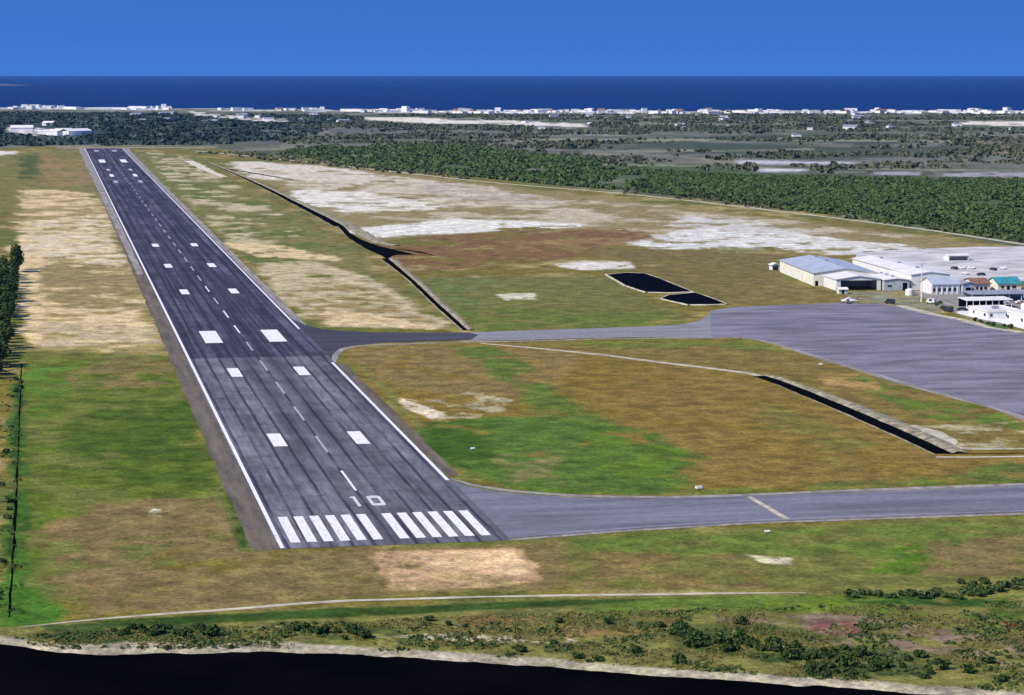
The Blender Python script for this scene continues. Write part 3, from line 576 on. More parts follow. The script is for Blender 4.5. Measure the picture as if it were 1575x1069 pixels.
# ------------------------------------------------------------------ ditches: dark water between two raised banks
BP = [(-1.35, 0), (-1.1, .25), (-.85, .6), (-.6, .5), (-.42, .05), (.5, .04), (.52, .02), (.54, 0)]
def ditch(pts, w, wb, seed=0, bankl=None):
    strip('ditch_bank', pts, wb, .02, M['bank'], wob=.12, profile=BP, seed=seed, step=4)
    strip('ditch_water_and_line', pts, w, .10, M['dark'], wob=.12, seed=seed, step=4)
ditch([(1168,578.5),(1200,589),(1290,626),(1380,665),(1452,698)], 5.0, [8,10,12,12,11], 1)
strip('ditch_water_and_line', [(1452,698),(1500,698),(1575,697),(1700,696)], 1.0, .05, M['dark'], wob=.3)
strip('dirt_path', [(1440,703),(1500,703),(1575,702),(1700,700)], 2.2, .045, M['track'], wob=.3, step=3)
strip('dirt_path', [(1400,654),(1440,668),(1460,686),(1500,690),(1575,690)], [5,7,7,4,2], .045, M['track'], wob=.35, step=3)
ditch([(318,250),(360,267),(410,290),(455,313),(500,336),(522,348)], [2,2.4,4,5.5,7], [6,7,10,14], 2)
ditch([(592,398),(612,414),(640,438),(670,467),(700,494),(716,508)], [4,2.4,2.2,2], [9,6.5,6.5,6], 3)
sheet('ditch_pool', [(517,345),(525,345),(538,358),(556,369),(585,379),(615,386),(640,392),(612,392),(602,394),(598,401),(588,394),(562,382),(536,366)], .10, M['dark'])
strip('ditch_water_and_line', [(606,383),(634,386),(668,393)], [2,4,1], .12, M['dark'], wob=.3)
strip('spoil_bank', [(532,342),(552,356),(580,371),(610,378)], [8,10,6], .02, M['bank'], profile=[(-1,0),(-.4,.5),(.3,.4),(1,0)], wob=.2)
strip('ditch_water_and_line', [(340,258),(400,268),(470,280)], [3,5,2], .05, M['dark'], wob=.4)
strip('ditch_water_and_line', [(13,950),(20,850),(26,740),(30,640),(33,560)], [.4,.6,.3,.45,.4], .05, M['dark'], wob=.8, step=4)  # narrow uneven dark line down the left edge of the field
# lined ponds
def pond(pts, seed):
    P = [G(*p) for p in pts]; P2 = []
    for a, b in zip(P, P[1:] + [P[0]]): P2 += [(a[0]+(b[0]-a[0])*t, a[1]+(b[1]-a[1])*t) for t in (0,.03,.97)]
    P2 += [P[0]]
    strip('pond_bank', P2, 1.6, .03, M['track'], sights=False, profile=[(-1,0),(-.3,.35),(.3,.35),(1,.02)], wob=.25, step=4, seed=seed)
    sheet('pond_water', pts, .30, M['pondw'])
pond([(933,423),(962,420),(992,421),(1018,430),(1066,449.5),(1030,451),(993,450),(962,440)], 1)
pond([(1070,450.5),(1092,458),(1118,468),(1085,469.5),(1058,469.5),(1016,460),(1028,454.5),(1050,452.5)], 2)

# yards by the hangars
sheet('concrete_yard', [(1318,389),(1400,383),(1500,380),(1575,379),(1900,386),(1900,440),(1575,432),(1480,432),(1420,424),(1380,404),(1316,396)], .05, M['concrete'])
sheet('concrete_yard', [(1400,446),(1470,452),(1575,448),(1900,448),(1900,560),(1575,506),(1545,500),(1500,492),(1470,482),(1440,470)], .045, M['shoulderp'])
M['whiteyard'] = plain('white_forecourt_paving', (.80,.78,.74), .12, .3)
sheet('white_forecourt', [(1476,474),(1530,474),(1580,478),(1900,500),(1900,560),(1580,508),(1540,497),(1500,489),(1472,482)], .06, M['whiteyard'])
sheet('lawn', [(1508,497),(1530,497),(1552,503),(1548,507),(1525,503)], .09, M['leafbright'])
#BUILDINGS
# ------------------------------------------------------------------ headland far out at sea
def headland():
    v = []; f = []; n = 40; k = 9
    for i in range(n):
        t = i/(n-1); px = -700 + 742*t; base = G(px, 131); hgt = 62*(1 - t**6)*(.6 + .5*vnoise(np.array(t*9), np.array(.5), 4))
        for j in range(k):
            u = j/(k-1); h = hgt*sin(pi*u)**.8 if 0 < u < 1 else 0
            v.append((base[0] + (u-.5)*700*sin(YAW), base[1] + (u-.5)*1400, h - 2.5))
    for i in range(n-1):
        for j in range(k-1): f.append((i*k+j, i*k+j+1, (i+1)*k+j+1, (i+1)*k+j))
    me = bpy.data.meshes.new('hill'); me.from_pydata([tuple(map(float, q)) for q in v], [], f)
    o = ob('hill', me, plain('haze_tinted_headland_rock', (.09,.09,.14), .3, .002)); o['kind'] = 'structure'  # purple-blue distance haze is painted into the rock colour
headland()

# ------------------------------------------------------------------ buildings by the apron
def roof_gable(x0, x1, y0, y1, e, r, ridge='y', ov=.5, th=.25):
    b = MB()
    if ridge == 'y':
        c = (x0+x1)/2; sl = (r-e)/((x1-x0)/2); a0, a1 = x0-ov, x1+ov; za = e - sl*ov
        b.prism([(a0,za),(c,r),(a1,za),(a1,za+th),(c,r+th),(a0,za+th)], y0-ov, y1+ov, 'y')
    else:
        c = (y0+y1)/2; sl = (r-e)/((y1-y0)/2); a0, a1 = y0-ov, y1+ov; za = e - sl*ov
        b.prism([(a0,za),(c,r),(a1,za),(a1,za+th),(c,r+th),(a0,za+th)], x0-ov, x1+ov, 'x')
    return b
def walls(x0, x1, y0, y1, e, r, ridge='y', t=.3, open_front=None):
    b = MB(); 
    if open_front:                       # a front wall with a wide opening (x from, x to, height)
        ox0, ox1, oh = open_front
        b.box(x0, ox0, y0, y0+t, 0, e-.03); b.box(ox1, x1, y0, y0+t, 0, e-.03); b.box(ox0, ox1, y0, y0+t, oh, e-.03)
    else: b.box(x0, x1, y0, y0+t, 0, e-.03)
    b.box(x0, x1, y1-t, y1, 0, e-.03); b.box(x0, x0+t, y0+t, y1-t, 0, e-.03); b.box(x1-t, x1, y0+t, y1-t, 0, e-.03)
    if ridge == 'y' and r > e:
        c = (x0+x1)/2
        for yy in (y0, y1-t): b.prism([(x0,e-.03),(x1,e-.03),(c,r-.03)], yy, yy+t, 'y')
    elif r > e:
        c = (y0+y1)/2
        for xx in (x0, x1-t): b.prism([(y0,e-.03),(y1,e-.03),(c,r-.03)], xx, xx+t, 'x')
    return b
def building(name, label, cat, x0, x1, y0, y1, e, r, wm, rm, ridge='y', open_front=None, windows=(), doors=(), wins_left=(), flat=False, pilasters=(), group=None, turn=0):
    cx, cy = (x0+x1)/2, y0; X = lambda v: v-cx; Y = lambda v: v-cy
    t = thing(name, label, cat, (cx, cy, .06), -radians(turn), group)
    ofr = (X(open_front[0]), X(open_front[1]), open_front[2]) if open_front else None
    w = walls(X(x0), X(x1), 0, Y(y1), e, e if flat else r, ridge, open_front=ofr).build('wall', M[wm], t)
    if flat:
        b = MB().box(X(x0)-.3, X(x1)+.3, -.3, Y(y1)+.3, e, e+.3)
        for q in ((X(x0)-.3, X(x1)+.3, -.3, -.05), (X(x0)-.3, X(x1)+.3, Y(y1)+.05, Y(y1)+.3), (X(x0)-.3, X(x0)-.05, -.05, Y(y1)+.05), (X(x1)+.05, X(x1)+.3, -.05, Y(y1)+.05)): b.box(*q, e+.302, e+.75)
        b.build('roof', M[rm], t)
        MB().box(-1.2, 1.2, Y(y1)*.4, Y(y1)*.4+2, e+.302, e+1.5).build('roof_vent', M['greyroof'], t)
    else:
        rf = roof_gable(X(x0), X(x1), 0, Y(y1), e, r, ridge).build('roof', M[rm], t)
        if y1-y0 > 30 and ridge == 'y':
            for k in range(3): MB().box(-.7, .7, Y(y1)*(.2+.3*k), Y(y1)*(.2+.3*k)+1.4, r-.2, r+.9).build('roof_vent', M['greyroof'], rf)
    for a, b_, z0, z1 in windows:
        wn = MB().box(X(a), X(b_), -.06, -.003, z0, z1).build('window', M['glass'], t)
        MB().box(X(a)-.12, X(b_)+.12, -.14, -.003, z0-.15, z0-.003).build('sill', M['white'], wn)
    for a, b_, z1 in doors:
        MB().box(X(a), X(b_), -.07, -.003, 0, z1).build('door', M['black'], t)
    for a, b_, z0, z1 in wins_left:
        MB().box(X(x0)-.06, X(x0)-.003, Y(a), Y(b_), z0, z1).build('window', M['glass'], t)
    for a, h in pilasters:
        MB().box(X(a)-.25, X(a)+.25, -.3, -.003, 0, h).build('column', M['white'], t)
    return t
hA = building('hangar', 'long hangar with pale blue roof and bright cream side wall, nearest the dark ponds', 'hangar', 282.8, 313.3, 571.3, 651, 6, 8.3, 'cream', 'blueroof', doors=[(283.6, 285, 2.4)], turn=6)
for k in range(14): MB().box(-15.25-.18, -15.25-.003, 2+5.8*k, 2.35+5.8*k, 0, 5.7).build('column', M['white'], hA)
building('hangar', 'low white roofed hangar with wide black open front beside the blue roofed hangar', 'hangar', 285.6, 306.8, 547, 569, 5.2, 6.7, 'white', 'whiteroof', open_front=(287.6, 305.0, 4.7), turn=3)
building('workshop', 'grey blue walled workshop with one small black door, right of the open hangar', 'workshop', 307.4, 319.4, 543, 574, 4.9, 5.6, 'greywall', 'whiteroof', doors=[(316.2, 318.3, 3.6)], windows=[(309, 311, 1.6, 2.6)], turn=3)
building('warehouse', 'largest warehouse of the group with a long plain white metal roof, behind the workshop', 'warehouse', 320.6, 339, 543, 640, 7.2, 8.4, 'white', 'whiteroof', turn=3)
building('office_building', 'white walled building with a grey blue sloping roof and columns, below the great white roof', 'building', 323, 336, 522, 538, 4.4, 7.0, 'white', 'blueroof', ridge='x',
    windows=[(323+2.5*k, 324.2+2.5*k, 1.2, 2.8) for k in range(5)], pilasters=[(322.4+2.5*k, 4.1) for k in range(6)])
building('shed', 'small square grey building wedged right of the columned white building', 'building', 336.6, 342.5, 520, 531, 4.6, 5.4, 'greywall', 'greyroof', doors=[(338, 340.4, 3)], windows=[(340.8, 341.8, 1.4, 2.6)])
building('house', 'small pale house with a brown tiled roof, left of the teal roofed building', 'house', 346, 354, 530, 545, 3.6, 5.6, 'cream', 'brownroof', ridge='x', windows=[(347, 348.2, 1, 2.3), (351, 352.4, 1, 2.3)], doors=[(349, 350.2, 2.2)])
building('kiosk_building', 'low building with a bright teal roof beside the pale yard', 'building', 359, 370.5, 533, 546, 3.2, 5.6, 'cream', 'tealroof', ridge='x', windows=[(360.5, 362, 1, 2.3), (366, 368, 1, 2.3)], doors=[(363.4, 364.8, 2.3)])
def canopy(name, label, x0, x1, y0, y1, h, rm, n=7, back=True):
    cx = (x0+x1)/2; t = thing(name, label, 'canopy', (cx, y0, .06)); X = lambda v: v-cx
    MB().prism([(-.4, h), (y1-y0+.4, h+.5), (y1-y0+.4, h+.75), (-.4, h+.25)], X(x0)-.4, X(x1)+.4, 'x').build('roof', M[rm], t)
    for k in range(n):
        xx = X(x0) + (x1-x0)*k/(n-1)
        MB().box(xx-.14, xx+.14, .1, .38, 0, h-.003).build('post', M['white'], t)
    if back: MB().box(X(x0), X(x1), y1-y0-.3, y1-y0, 0, h+.2).build('wall', M['black' if n > 6 else 'greywall'], t)
canopy('terminal_canopy', 'long low white roof on posts over black openings, behind the white forecourt', 313.5, 334, 457.5, 467, 3.3, 'whiteroof', 8)
canopy('parking_canopy', 'wide blue grey canopy roof behind the long white roofed openings', 327, 356, 485, 497, 3.1, 'greyroof', 6)
building('terminal_building', 'flat roofed white terminal at the bend of the apron edge, left of the two terminals', 'terminal', 305, 319, 414, 434, 3.0, 3.0, 'white', 'whiteroof', flat=True, windows=[(306, 307.2, 1, 2.2), (313, 314.2, 1, 2.2)], wins_left=[(416, 418, 1, 2.2), (428, 429.5, 1, 2.2)])
building('terminal_building', 'flat roofed white terminal cut off by the right side of the photo', 'terminal', 311, 327, 386, 408, 3.6, 3.6, 'white', 'whiteroof', flat=True, windows=[(313, 314.2, 1, 2.4), (319, 320.2, 1, 2.4)], wins_left=[(392, 394, 1, 2.4), (406, 408, 1, 2.4)])
building('house', 'brown roofed building at the right edge of the photo behind the terminals', 'building', 331, 346, 424, 441, 3.6, 6.2, 'cream', 'brownroof', ridge='x', windows=[(332.5, 334, 1, 2.4), (337, 339, 1, 2.4)], doors=[(335, 336.2, 2.3)])
building('shed', 'tiny dark mouthed shed standing in the grass left of the blue roofed hangar', 'shed', 290.5, 294.5, 663, 668, 2.6, 3.4, 'white', 'whiteroof', open_front=(290.9, 294.1, 2.1))
building('shed', 'long low shed with a black open front, alone on the pale concrete yard', 'shed', 402, 413.5, 704, 711, 2.6, 3.1, 'white', 'whiteroof', ridge='x', open_front=(402.4, 413.1, 2.2))
building('shed', 'small pale shed on the grass strip between the apron and the open hangar', 'shed', 281.5, 285.5, 532, 535, 2.1, 2.7, 'cream', 'whiteroof', ridge='x', doors=[(283, 284, 1.9)])
# low wall and tank by the hangars
t = thing('water_tank', 'white round tank on the ground between the workshop and the apron', 'tank', (311, 520, .06))
MB().tube([((0,0,0),1.9,1.9,'z'),((0,0,2.6),1.9,1.9,'z'),((0,0,3.1),.5,.5,'z')], 20).build('tank_body', M['white'], t); MB().box(1.95,2.05,-.3,.3,0,2.9).build('ladder', M['steel'], t)
t = thing('light_mast', 'tall slender pale mast at the apron edge in front of the white warehouse', 'mast', (304.5, 488, .06))
MB().tube([((0,0,0),.35,.35,'z'),((0,0,17),.2,.2,'z')], 12).build('pole', M['cream'], t)
hd = MB().box(-1.6,1.6,-.25,.25,17.003,17.3).build('lamp_frame', M['steel'], t)
for k in range(4): MB().box(-1.4+.8*k,-.9+.8*k,-.6,-.26,16.7,17.25).build('floodlight', M['white'], hd)

# ------------------------------------------------------------------ vehicles and a light aircraft
def car(paint, label, loc, rz, group='cars parked around the hangars', van=False):
    t = thing('van' if van else 'car', label, 'van' if van else 'car', loc, rz, group); h = 2.1 if van else 1.45
    pr = [(-2.2,.35),(2.2,.35),(2.2,.95),(1.9,1.05),(1.5,h-.35 if van else 1.08),(1.1 if van else .8,h),(-2.0 if van else -1.2,h),(-2.15 if van else -1.9,1.0),(-2.2,.9)]
    bm_ = MB().prism([(u, z) for u, z in pr], -.85, .85, 'x').build('body', M[paint], t)
    MB().box(-.87,.87,-1.0,.6,1.02,h-.12).build('window', M['glass'], t)
    for sx in (-.8, .8):
        for sy in (-1.35, 1.35): MB().tube([((sx-.1,sy,.33),.33,.33,'x'),((sx+.1,sy,.33),.33,.33,'x')], 12).build('wheel', M['tyre'], t)
    return t
M['cwhite'] = plain('white_car_paint', (.78,.78,.78), .03, 1, .3, .5); M['cdark'] = plain('dark_car_paint', (.03,.03,.035), .1, 1, .3, .5); M['cred'] = plain('red_car_paint', (.30,.03,.03), .1, 1, .3, .5)
cw = car('cwhite', 'white car parked behind the long white roofed openings', (322, 476, .06), 1.5)
for k, (x, y, r) in enumerate([(329,475,1.6),(338,476,1.5),(345,474,1.6)]): dup(cw, (x,y,.06), r)
cd = car('cdark', 'dark car parked on the bare ground left of the flat roofed terminals', (300.6, 446, .06), .4)
dup(cd, (302.5, 455, .06), .5)
for k, (x, y, r) in enumerate([(308,449,1.4),(311.5,449.5,1.5),(318.5,450,1.4),(325,449,1.5)]): dup(cw if k % 2 else cd, (x,y,.06), r, 'car in the short row parked behind the left flat roofed terminal', 'cars behind the left terminal')
for k, (x, y, r) in enumerate([(384,650,.3),(389,652,.3),(394,651,.4),(401,640,.3),(409,646,.2),(378,620,.2),(383,612,1.5)]): dup(cw if k % 3 else cd, (x,y,.06), r, 'car parked on the wide pale concrete yard behind the hangars', 'cars on the concrete yard')
dup(cd, (341, 512, .06), 1.55, 'dark car parked between the blue grey canopy and the small grey building')
car('cred', 'only red car, near the brown roofed building at the right edge', (327, 447, .06), .2)
car('cdark', 'dark van standing on the apron edge between the aircraft and the mast', (288.5, 484, .06), .9, None, True)
car('cwhite', 'white van parked at the foot of the tall pale mast', (306.8, 482, .06), .6, None, True)
def aircraft():
    t = thing('light_aircraft', 'small white high winged aircraft parked on the far edge of the apron', 'aircraft', (271, 489, .06), radians(60))
    fu = MB().tube([((0,3.1,1.15),.12,.12,'y'),((0,2.9,1.15),.42,.42,'y'),((0,1.6,1.2),.58,.55,'y'),((0,.3,1.4),.62,.75,'y'),((0,-1.2,1.35),.5,.6,'y'),((0,-4.2,1.35),.12,.2,'y')], 14).build('fuselage', M['white'], t, True)
    MB().box(-.64,.64,-.3,1.05,1.55,1.95).build('cockpit_window', M['glass'], fu)
    MB().prism([(-.35,2.12),(.5,2.15),(1.15,2.12),(1.1,2.2),(.4,2.3),(-.3,2.18)], -5.4, 5.4, 'x').build('wing', M['white'], t)
    MB().prism([(-4.4,1.42),(-3.5,1.42),(-3.6,1.5),(-4.4,1.48)], -1.6, 1.6, 'x').build('tailplane', M['white'], t)
    MB().prism([(-4.5,1.5),(-3.3,1.5),(-4.1,2.75),(-4.6,2.75)], -.05, .05, 'x').build('tail_fin', M['cred'], t)
    for sx in (-1, 1): MB().quad((sx*.5,.2,.95),(sx*.5,.32,.95),(sx*2.6,.32,2.12),(sx*2.6,.2,2.12)).build('wing_strut', M['steel'], t)
    for x, y in ((-1.15,.1),(1.15,.1),(0,2.3)):
        lg = MB().box(x*.6-.04, x*.6+.04, y-.04, y+.04, .3, 1.0).build('landing_leg', M['steel'], t)
        MB().tube([((x*.75-.07,y,.22),.22,.22,'x'),((x*.75+.07,y,.22),.22,.22,'x')], 12).build('wheel', M['tyre'], lg)
    MB().box(-.9,.9,3.12,3.17,1.08,1.22).build('propeller', M['black'], t)
aircraft()
def marker(loc, label, s=1., rz=0):
    t = thing('marker_board', label, 'marker', loc, rz); s_ = s
    MB().prism([(-.5*s_,.35),(.5*s_,.35),(.3*s_,1.0*s_),(-.3*s_,1.0*s_)], -.9*s_, .9*s_, 'x').build('panel', M['white'], t)
    for sx in (-1, 1): MB().box(sx*.6*s_-.06, sx*.6*s_+.06, -.06, .06, 0, .34).build('leg', M['steel'], t)
marker((-49.3,48.5,0), 'white marker board on the brown grass left of the threshold', .6)
marker((38.7,122.8,0), 'white marker board on the green grass close to the right edge of the runway', .65, .2)
marker((82.0,52.5,0), 'white marker board on the grass just beyond the near taxiway', .9, .3)
marker((82.1,-3.2,0), 'white marker board on the grass in front of the near taxiway', .65)
marker((189.1,281,0), 'white marker board on the grass strip between the long ditch and the apron', .7)

# ------------------------------------------------------------------ foliage
def leaves(n, rx, rz, leaf, seed, blobs=7, squash=.75, base=0.):
    """leaf cards spread through an uneven crown; returns verts, faces"""
    r = np.random.default_rng(seed); bc = r.normal(size=(blobs, 3)); bc /= np.linalg.norm(bc, axis=1)[:, None]; bc *= .55*r.random((blobs,1))**.4
    br = .38 + .25*r.random(blobs); k = r.integers(0, blobs, n)
    d = r.normal(size=(n, 3)); d /= np.linalg.norm(d, axis=1)[:, None]; d[:, 2] = np.abs(d[:, 2])*np.where(r.random(n) < .8, 1, -1)
    p = bc[k] + d*(br[k]*(.75+.3*r.random(n)))[:, None]
    c = p*np.array([rx, rx, rz*squash]); c[:, 2] += rz*.62 + base; c[:, 2] = np.maximum(c[:, 2], base*.6 + .1)
    nn = d + .55*r.normal(size=(n, 3)); nn /= np.linalg.norm(nn, axis=1)[:, None]
    a = np.cross(nn, r.normal(size=(n, 3))); a /= np.linalg.norm(a, axis=1)[:, None]; b = np.cross(nn, a)
    sz = (leaf*(.6+.8*r.random(n)))[:, None]
    V = np.stack([c-a*sz-b*sz*.6, c+a*sz-b*sz*.6, c+a*sz*.7+b*sz*.6, c-a*sz*.7+b*sz*.6], 1).reshape(-1, 3)
    return V, np.arange(4*n).reshape(n, 4)
def tree_proto(name, label, cat, h, rx, leafm, seed, group, n=420, leafsz=.45, trunk=True):
    t = thing(name, label, cat, (0,0,0), 0, group)
    V, F = leaves(n, rx, h*.62, leafsz, seed, 9, .8, h*.28 if trunk else 0)
    ob('crown' if trunk else 'foliage', np_mesh('crown', V, F), leafm, t)
    if trunk:
        b = MB().tube([((0,0,-.1),.24,.24,'z'),((.1,.05,h*.3),.17,.17,'z'),((.05,.1,h*.6),.09,.09,'z')], 8)
        for k in range(4):
            a = k*1.6+seed; c1 = (cos(a)*rx*.5, sin(a)*rx*.5, h*.62)
            n0 = len(b.v); 
            for c, r_ in (((.08,.05,h*.3), .08), (c1, .03)):
                for q in range(4): b.v.append((c[0]+r_*cos(q*pi/2), c[1]+r_*sin(q*pi/2), c[2]))
            for q in range(4): b.f.append((n0+q, n0+(q+1)%4, n0+4+(q+1)%4, n0+4+q))
        b.build('trunk', M['trunk'], t)
    else:
        b = MB()
        for k in range(5):
            a = k*1.256; b.quad((0.05*cos(a),.05*sin(a),0),(.05*cos(a+1),.05*sin(a+1),0),(rx*.5*cos(a+.1),rx*.5*sin(a+.1),h*.6),(rx*.5*cos(a),rx*.5*sin(a),h*.6))
        b.build('stem', M['trunk'], t)
    return t
def place_many(protos, spots, smin=.75, smax=1.25, label=None):
    used = set()
    for x, y in spots:
        k = random.randrange(len(protos)); s = random.uniform(smin, smax); rz = random.uniform(0, 6.28)
        if k not in used:
            p = protos[k]; p.location = (x, y, 0); p.rotation_euler = (0,0,rz); p.scale = (s,s,s*random.uniform(.85,1.15)); used.add(k)
        else: dup(protos[k], (x, y, 0), rz, s=(s,s,s*random.uniform(.85,1.15)))
    for k, p in enumerate(protos):
        if k not in used:
            for ch in list(p.children): bpy.data.objects.remove(ch)
            bpy.data.objects.remove(p)
# tree row along the left edge of the field
lab = 'dark green tree in the dense row at the left edge beside the sandy strip'
pr = [tree_proto('tree', lab, 'tree', h, r, M['leafdark'], 20+k, 'trees in the row at the left edge') for k, (h, r) in enumerate([(7.5,3.4),(6.3,3.0),(8.5,3.6),(5.5,2.6),(7,3.8)])]
sp = []
y = 300
while y < 745:
    for q in range(2): sp.append((-90.0 - 5.5*q + random.uniform(-1.2,1.4), y + random.uniform(-2,2)))
    y += random.uniform(6, 9.5) if y > 430 else random.uniform(7, 12)
place_many(pr, sp)
# low bushes along the boundary line further down
lab = 'low green bush beside the thin dark line at the left edge of the field'
pr = [tree_proto('bush', lab, 'bush', h, r, M['leafmid'], 40+k, 'bushes along the boundary line', 160, .3, False) for k, (h, r) in enumerate([(.9,.8),(.7,.7),(1.2,.9)])]
sp = [(-81.5 + random.uniform(-1.4, -.3) - (1.5 if random.random() < .4 else 0), yy + random.uniform(-3,3)) for yy in np.arange(-50, 300, 5.5) if random.random() < .14 or yy > 262]
place_many(pr, sp)
# shrubs near the dark water in front
FS = [('dark bush at the lower left above the sandy bend of the dark shore', 'dark bushes at the lower left', [(175+ k*9.5, 972 + 6*sin(k*1.3)) for k in range(17)]),
      ('dark green bush in the small clump below the orange sand patch', 'bushes in the clump below the orange sand', [(455,970),(470,966),(480,972),(490,975),(500,974),(520,973),(535,966),(540,974),(552,977),(562,981),(530,984)]),
      ('small lone bush scattered on the rough grass above the dark water', 'bushes scattered above the water', [(690,962),(715,965),(860,958),(852,990),(800,1002),(888,1012),(905,1018),(920,1016),(978,1004),(935,960),(1015,965),(1045,1020),(660,955),(1140,960),(1450,1030),(1490,1035),(1520,1020),(1540,1048)]),
      ('dark green bush in the broad thicket at the lower right', 'bushes in the lower right thicket', [(1036+random.random()*40, 970+random.random()*12) for k in range(9)] + [(1060 + k*6.2 + random.uniform(-6,6), 984 + k*.62 + random.uniform(-8,14)) for k in range(40)] + [(1240+random.random()*190, 1008+random.random()*38) for k in range(28)]),
      ('bright green bush in the hedge at the right edge, above the purple scrub', 'hedge bushes at the right edge', [(1478+random.random()*110, 897+random.random()*20) for k in range(26)] + [(1305+k*11.5+random.uniform(-3,3), 918+random.uniform(-3,4)) for k in range(17)])]
for k, (lab, grp, pts) in enumerate(FS):
    lm = M['leafmid'] if k in (4,) else M['leafdark']
    pr = [tree_proto('bush', lab, 'bush', h, r, lm, 60+10*k+j, grp, 150, .26, False) for j, (h, r) in enumerate([(1.4,1.3),(1.0,1.1),(1.8,1.5)])]
    place_many(pr, [G(*p) for p in pts], .6, 1.25)

lab = 'clipped green shrub on the verge in front of the white terminals'
pr = [tree_proto('bush', lab, 'bush', 1.8, 1.3, M['leafmid'], 131, 'shrubs in front of the terminals', 120, .3, False)]
place_many(pr, [G(*q) for q in ((1500,494),(1508,496),(1520,499),(1528,501),(1545,503),(1555,505),(1440,470),(1450,474),(1446,467),(1462,478))], .7, 1.3)

def scatter(poly, n, sights=True, keep=None, rng=RNG):
    P = np.array([G(*p) for p in poly] if sights else poly); lo, hi = P.min(0), P.max(0); out = []
    tot = 0
    while tot < n:
        q = lo + rng.random((n*2, 2))*(hi-lo); m = sdist(q[:,0], q[:,1], [tuple(p) for p in P]) > 0
        q = q[m]
        if keep is not None: q = q[keep(q[:,0], q[:,1])]
        out.append(q); tot += len(q)
        if len(out) > 60: break
    return np.vstack(out)[:n]
def clumps(name, pts, r0, r1, h0, h1, nl, lf, m, label, cat, seed):
    r = np.random.default_rng(seed); n = len(pts); R = r0 + (r1-r0)*r.random(n)**1.5; Hh = h0 + (h1-h0)*r.random(n)**1.3
    d = r.normal(size=(n, nl, 3)); d[..., 2] = np.abs(d[..., 2])*1.35 + .1; d /= np.linalg.norm(d, axis=2)[..., None]
    rad = .65 + .45*r.random((n, nl)); c = d*rad[..., None]*np.stack([R, R, Hh*.55], 1)[:, None, :]; c[..., 2] += (Hh*.42)[:, None]
    c[..., :2] += pts[:, None, :]
    nn = d + .45*r.normal(size=d.shape); nn /= np.linalg.norm(nn, axis=2)[..., None]
    a = np.cross(nn, r.normal(size=d.shape)); a /= np.linalg.norm(a, axis=2)[..., None]; b = np.cross(nn, a)
    sz = (lf*R)[:, None, None]*(.7+.6*r.random((n, nl, 1)))
    V = np.stack([c-a*sz-b*sz, c+a*sz-b*sz*.7, c+a*sz*.7+b*sz, c-a*sz+b*sz*.8], 2).reshape(-1, 3)
    o = ob(name, np_mesh(name, V, np.arange(len(V)).reshape(-1, 4)), m); tag(o, label, cat, None, 'stuff'); return o
CLEAR = [[(555,179),(640,180),(750,185),(905,189),(906,197),(800,195),(745,193),(640,192),(560,188)],[(1465,184),(1660,186),(1660,197),(1480,195)],
 [(270,168),(400,180),(445,184),(445,190),(400,190),(300,180)],[(5,192),(60,192),(125,199),(130,212),(60,213),(5,207)],[(-40,229),(32,229),(32,244),(-40,244)],
 [(1130,244),(1325,246),(1325,256),(1135,255)],[(1160,257),(1245,258),(1245,267),(1165,267)],[(1335,261),(1575,263),(1620,275),(1500,275),(1340,270)]]
CLEAR = [[G(*q) for q in c] for c in CLEAR]
def pat(scale, th, seed):
    def f(x, y):
        k = fbm(x/scale, y/scale, seed, 4) > th
        for c in CLEAR: k &= sdist(x, y, c) < 0
        return k
    return f
FP = [(990,296),(1100,308),(1300,334),(1575,374),(1900,412),(1900,282),(1575,278),(1160,273),(1000,264)]
clumps('forest', scatter(FP, 23000, keep=pat(24, .43, 201)), 1.5, 4.6, 1.2, 3.4, 16, .28, M['leafforest'], 'dense dark green forest beyond the pale perimeter track, right side', 'forest', 1)
FP2 = [(430,236),(560,258),(860,285),(990,296),(1000,264),(900,244),(700,224),(460,226)]
clumps('woodland', scatter(FP2, 9500, keep=pat(35, .50, 202)), 1.8, 4.8, 1.2, 3.6, 10, .40, M['leafforest'], 'darker belt of woodland beyond the perimeter track in the middle distance', 'woodland', 2)
clumps('woodland', scatter([(-260,173),(380,176),(560,184),(480,196),(500,206),(420,212),(440,218),(330,223),(-260,228)], 6500, keep=pat(60, .46, 203)), 4, 8, 2.0, 4.8, 9, .42, plain('far_wood_leaves', (.060,.080,.060), .7, .01, .9, .05), 'dark blue green woodland between the far runway end and the sea', 'woodland', 3)
clumps('scrub', scatter([(430,222),(700,222),(1000,262),(1900,278),(1900,176),(440,177)], 12000, keep=lambda x, y: pat(90, .48, 204)(x, y) & (fbm(x/420, y/130, 214) > .42)), 1.6, 5, 1.4, 4.5, 8, .5, M['leafgrey'], 'grey green scrubland dotted with dark bushes between the forest and the sea', 'scrubland', 4)
clumps('scrub', scatter([(300,236),(640,270),(860,288),(1200,324),(1575,374),(1575,366),(1200,316),(860,280),(640,260),(420,236)], 500, keep=pat(30, .5, 205)), 1.2, 3, 1.2, 3.2, 9, .45, M['leafgrey'], 'low dark bushes strung along the pale perimeter track', 'bushes', 5)
# trees standing apart along the forest's near edge
lab = 'tree at the near edge of the dark forest, just beyond the pale perimeter track'
pr = [tree_proto('tree', lab, 'tree', h, r, M['leafforest'], 140+k, 'trees along the forest edge', 150, .75) for k, (h, r) in enumerate([(4.8,2.9),(4.0,2.5),(5.6,3.2),(3.4,2.4)])]
sp = []
for k in range(120):
    px = 1010 + 590*random.random()**.8; py = np.interp(px, [860,1000,1200,1400,1575,1700], [288,299.5,321,346,371,388]) - random.uniform(0, 5); sp.append(G(px, py))
place_many(pr, sp, .6, 1.15)
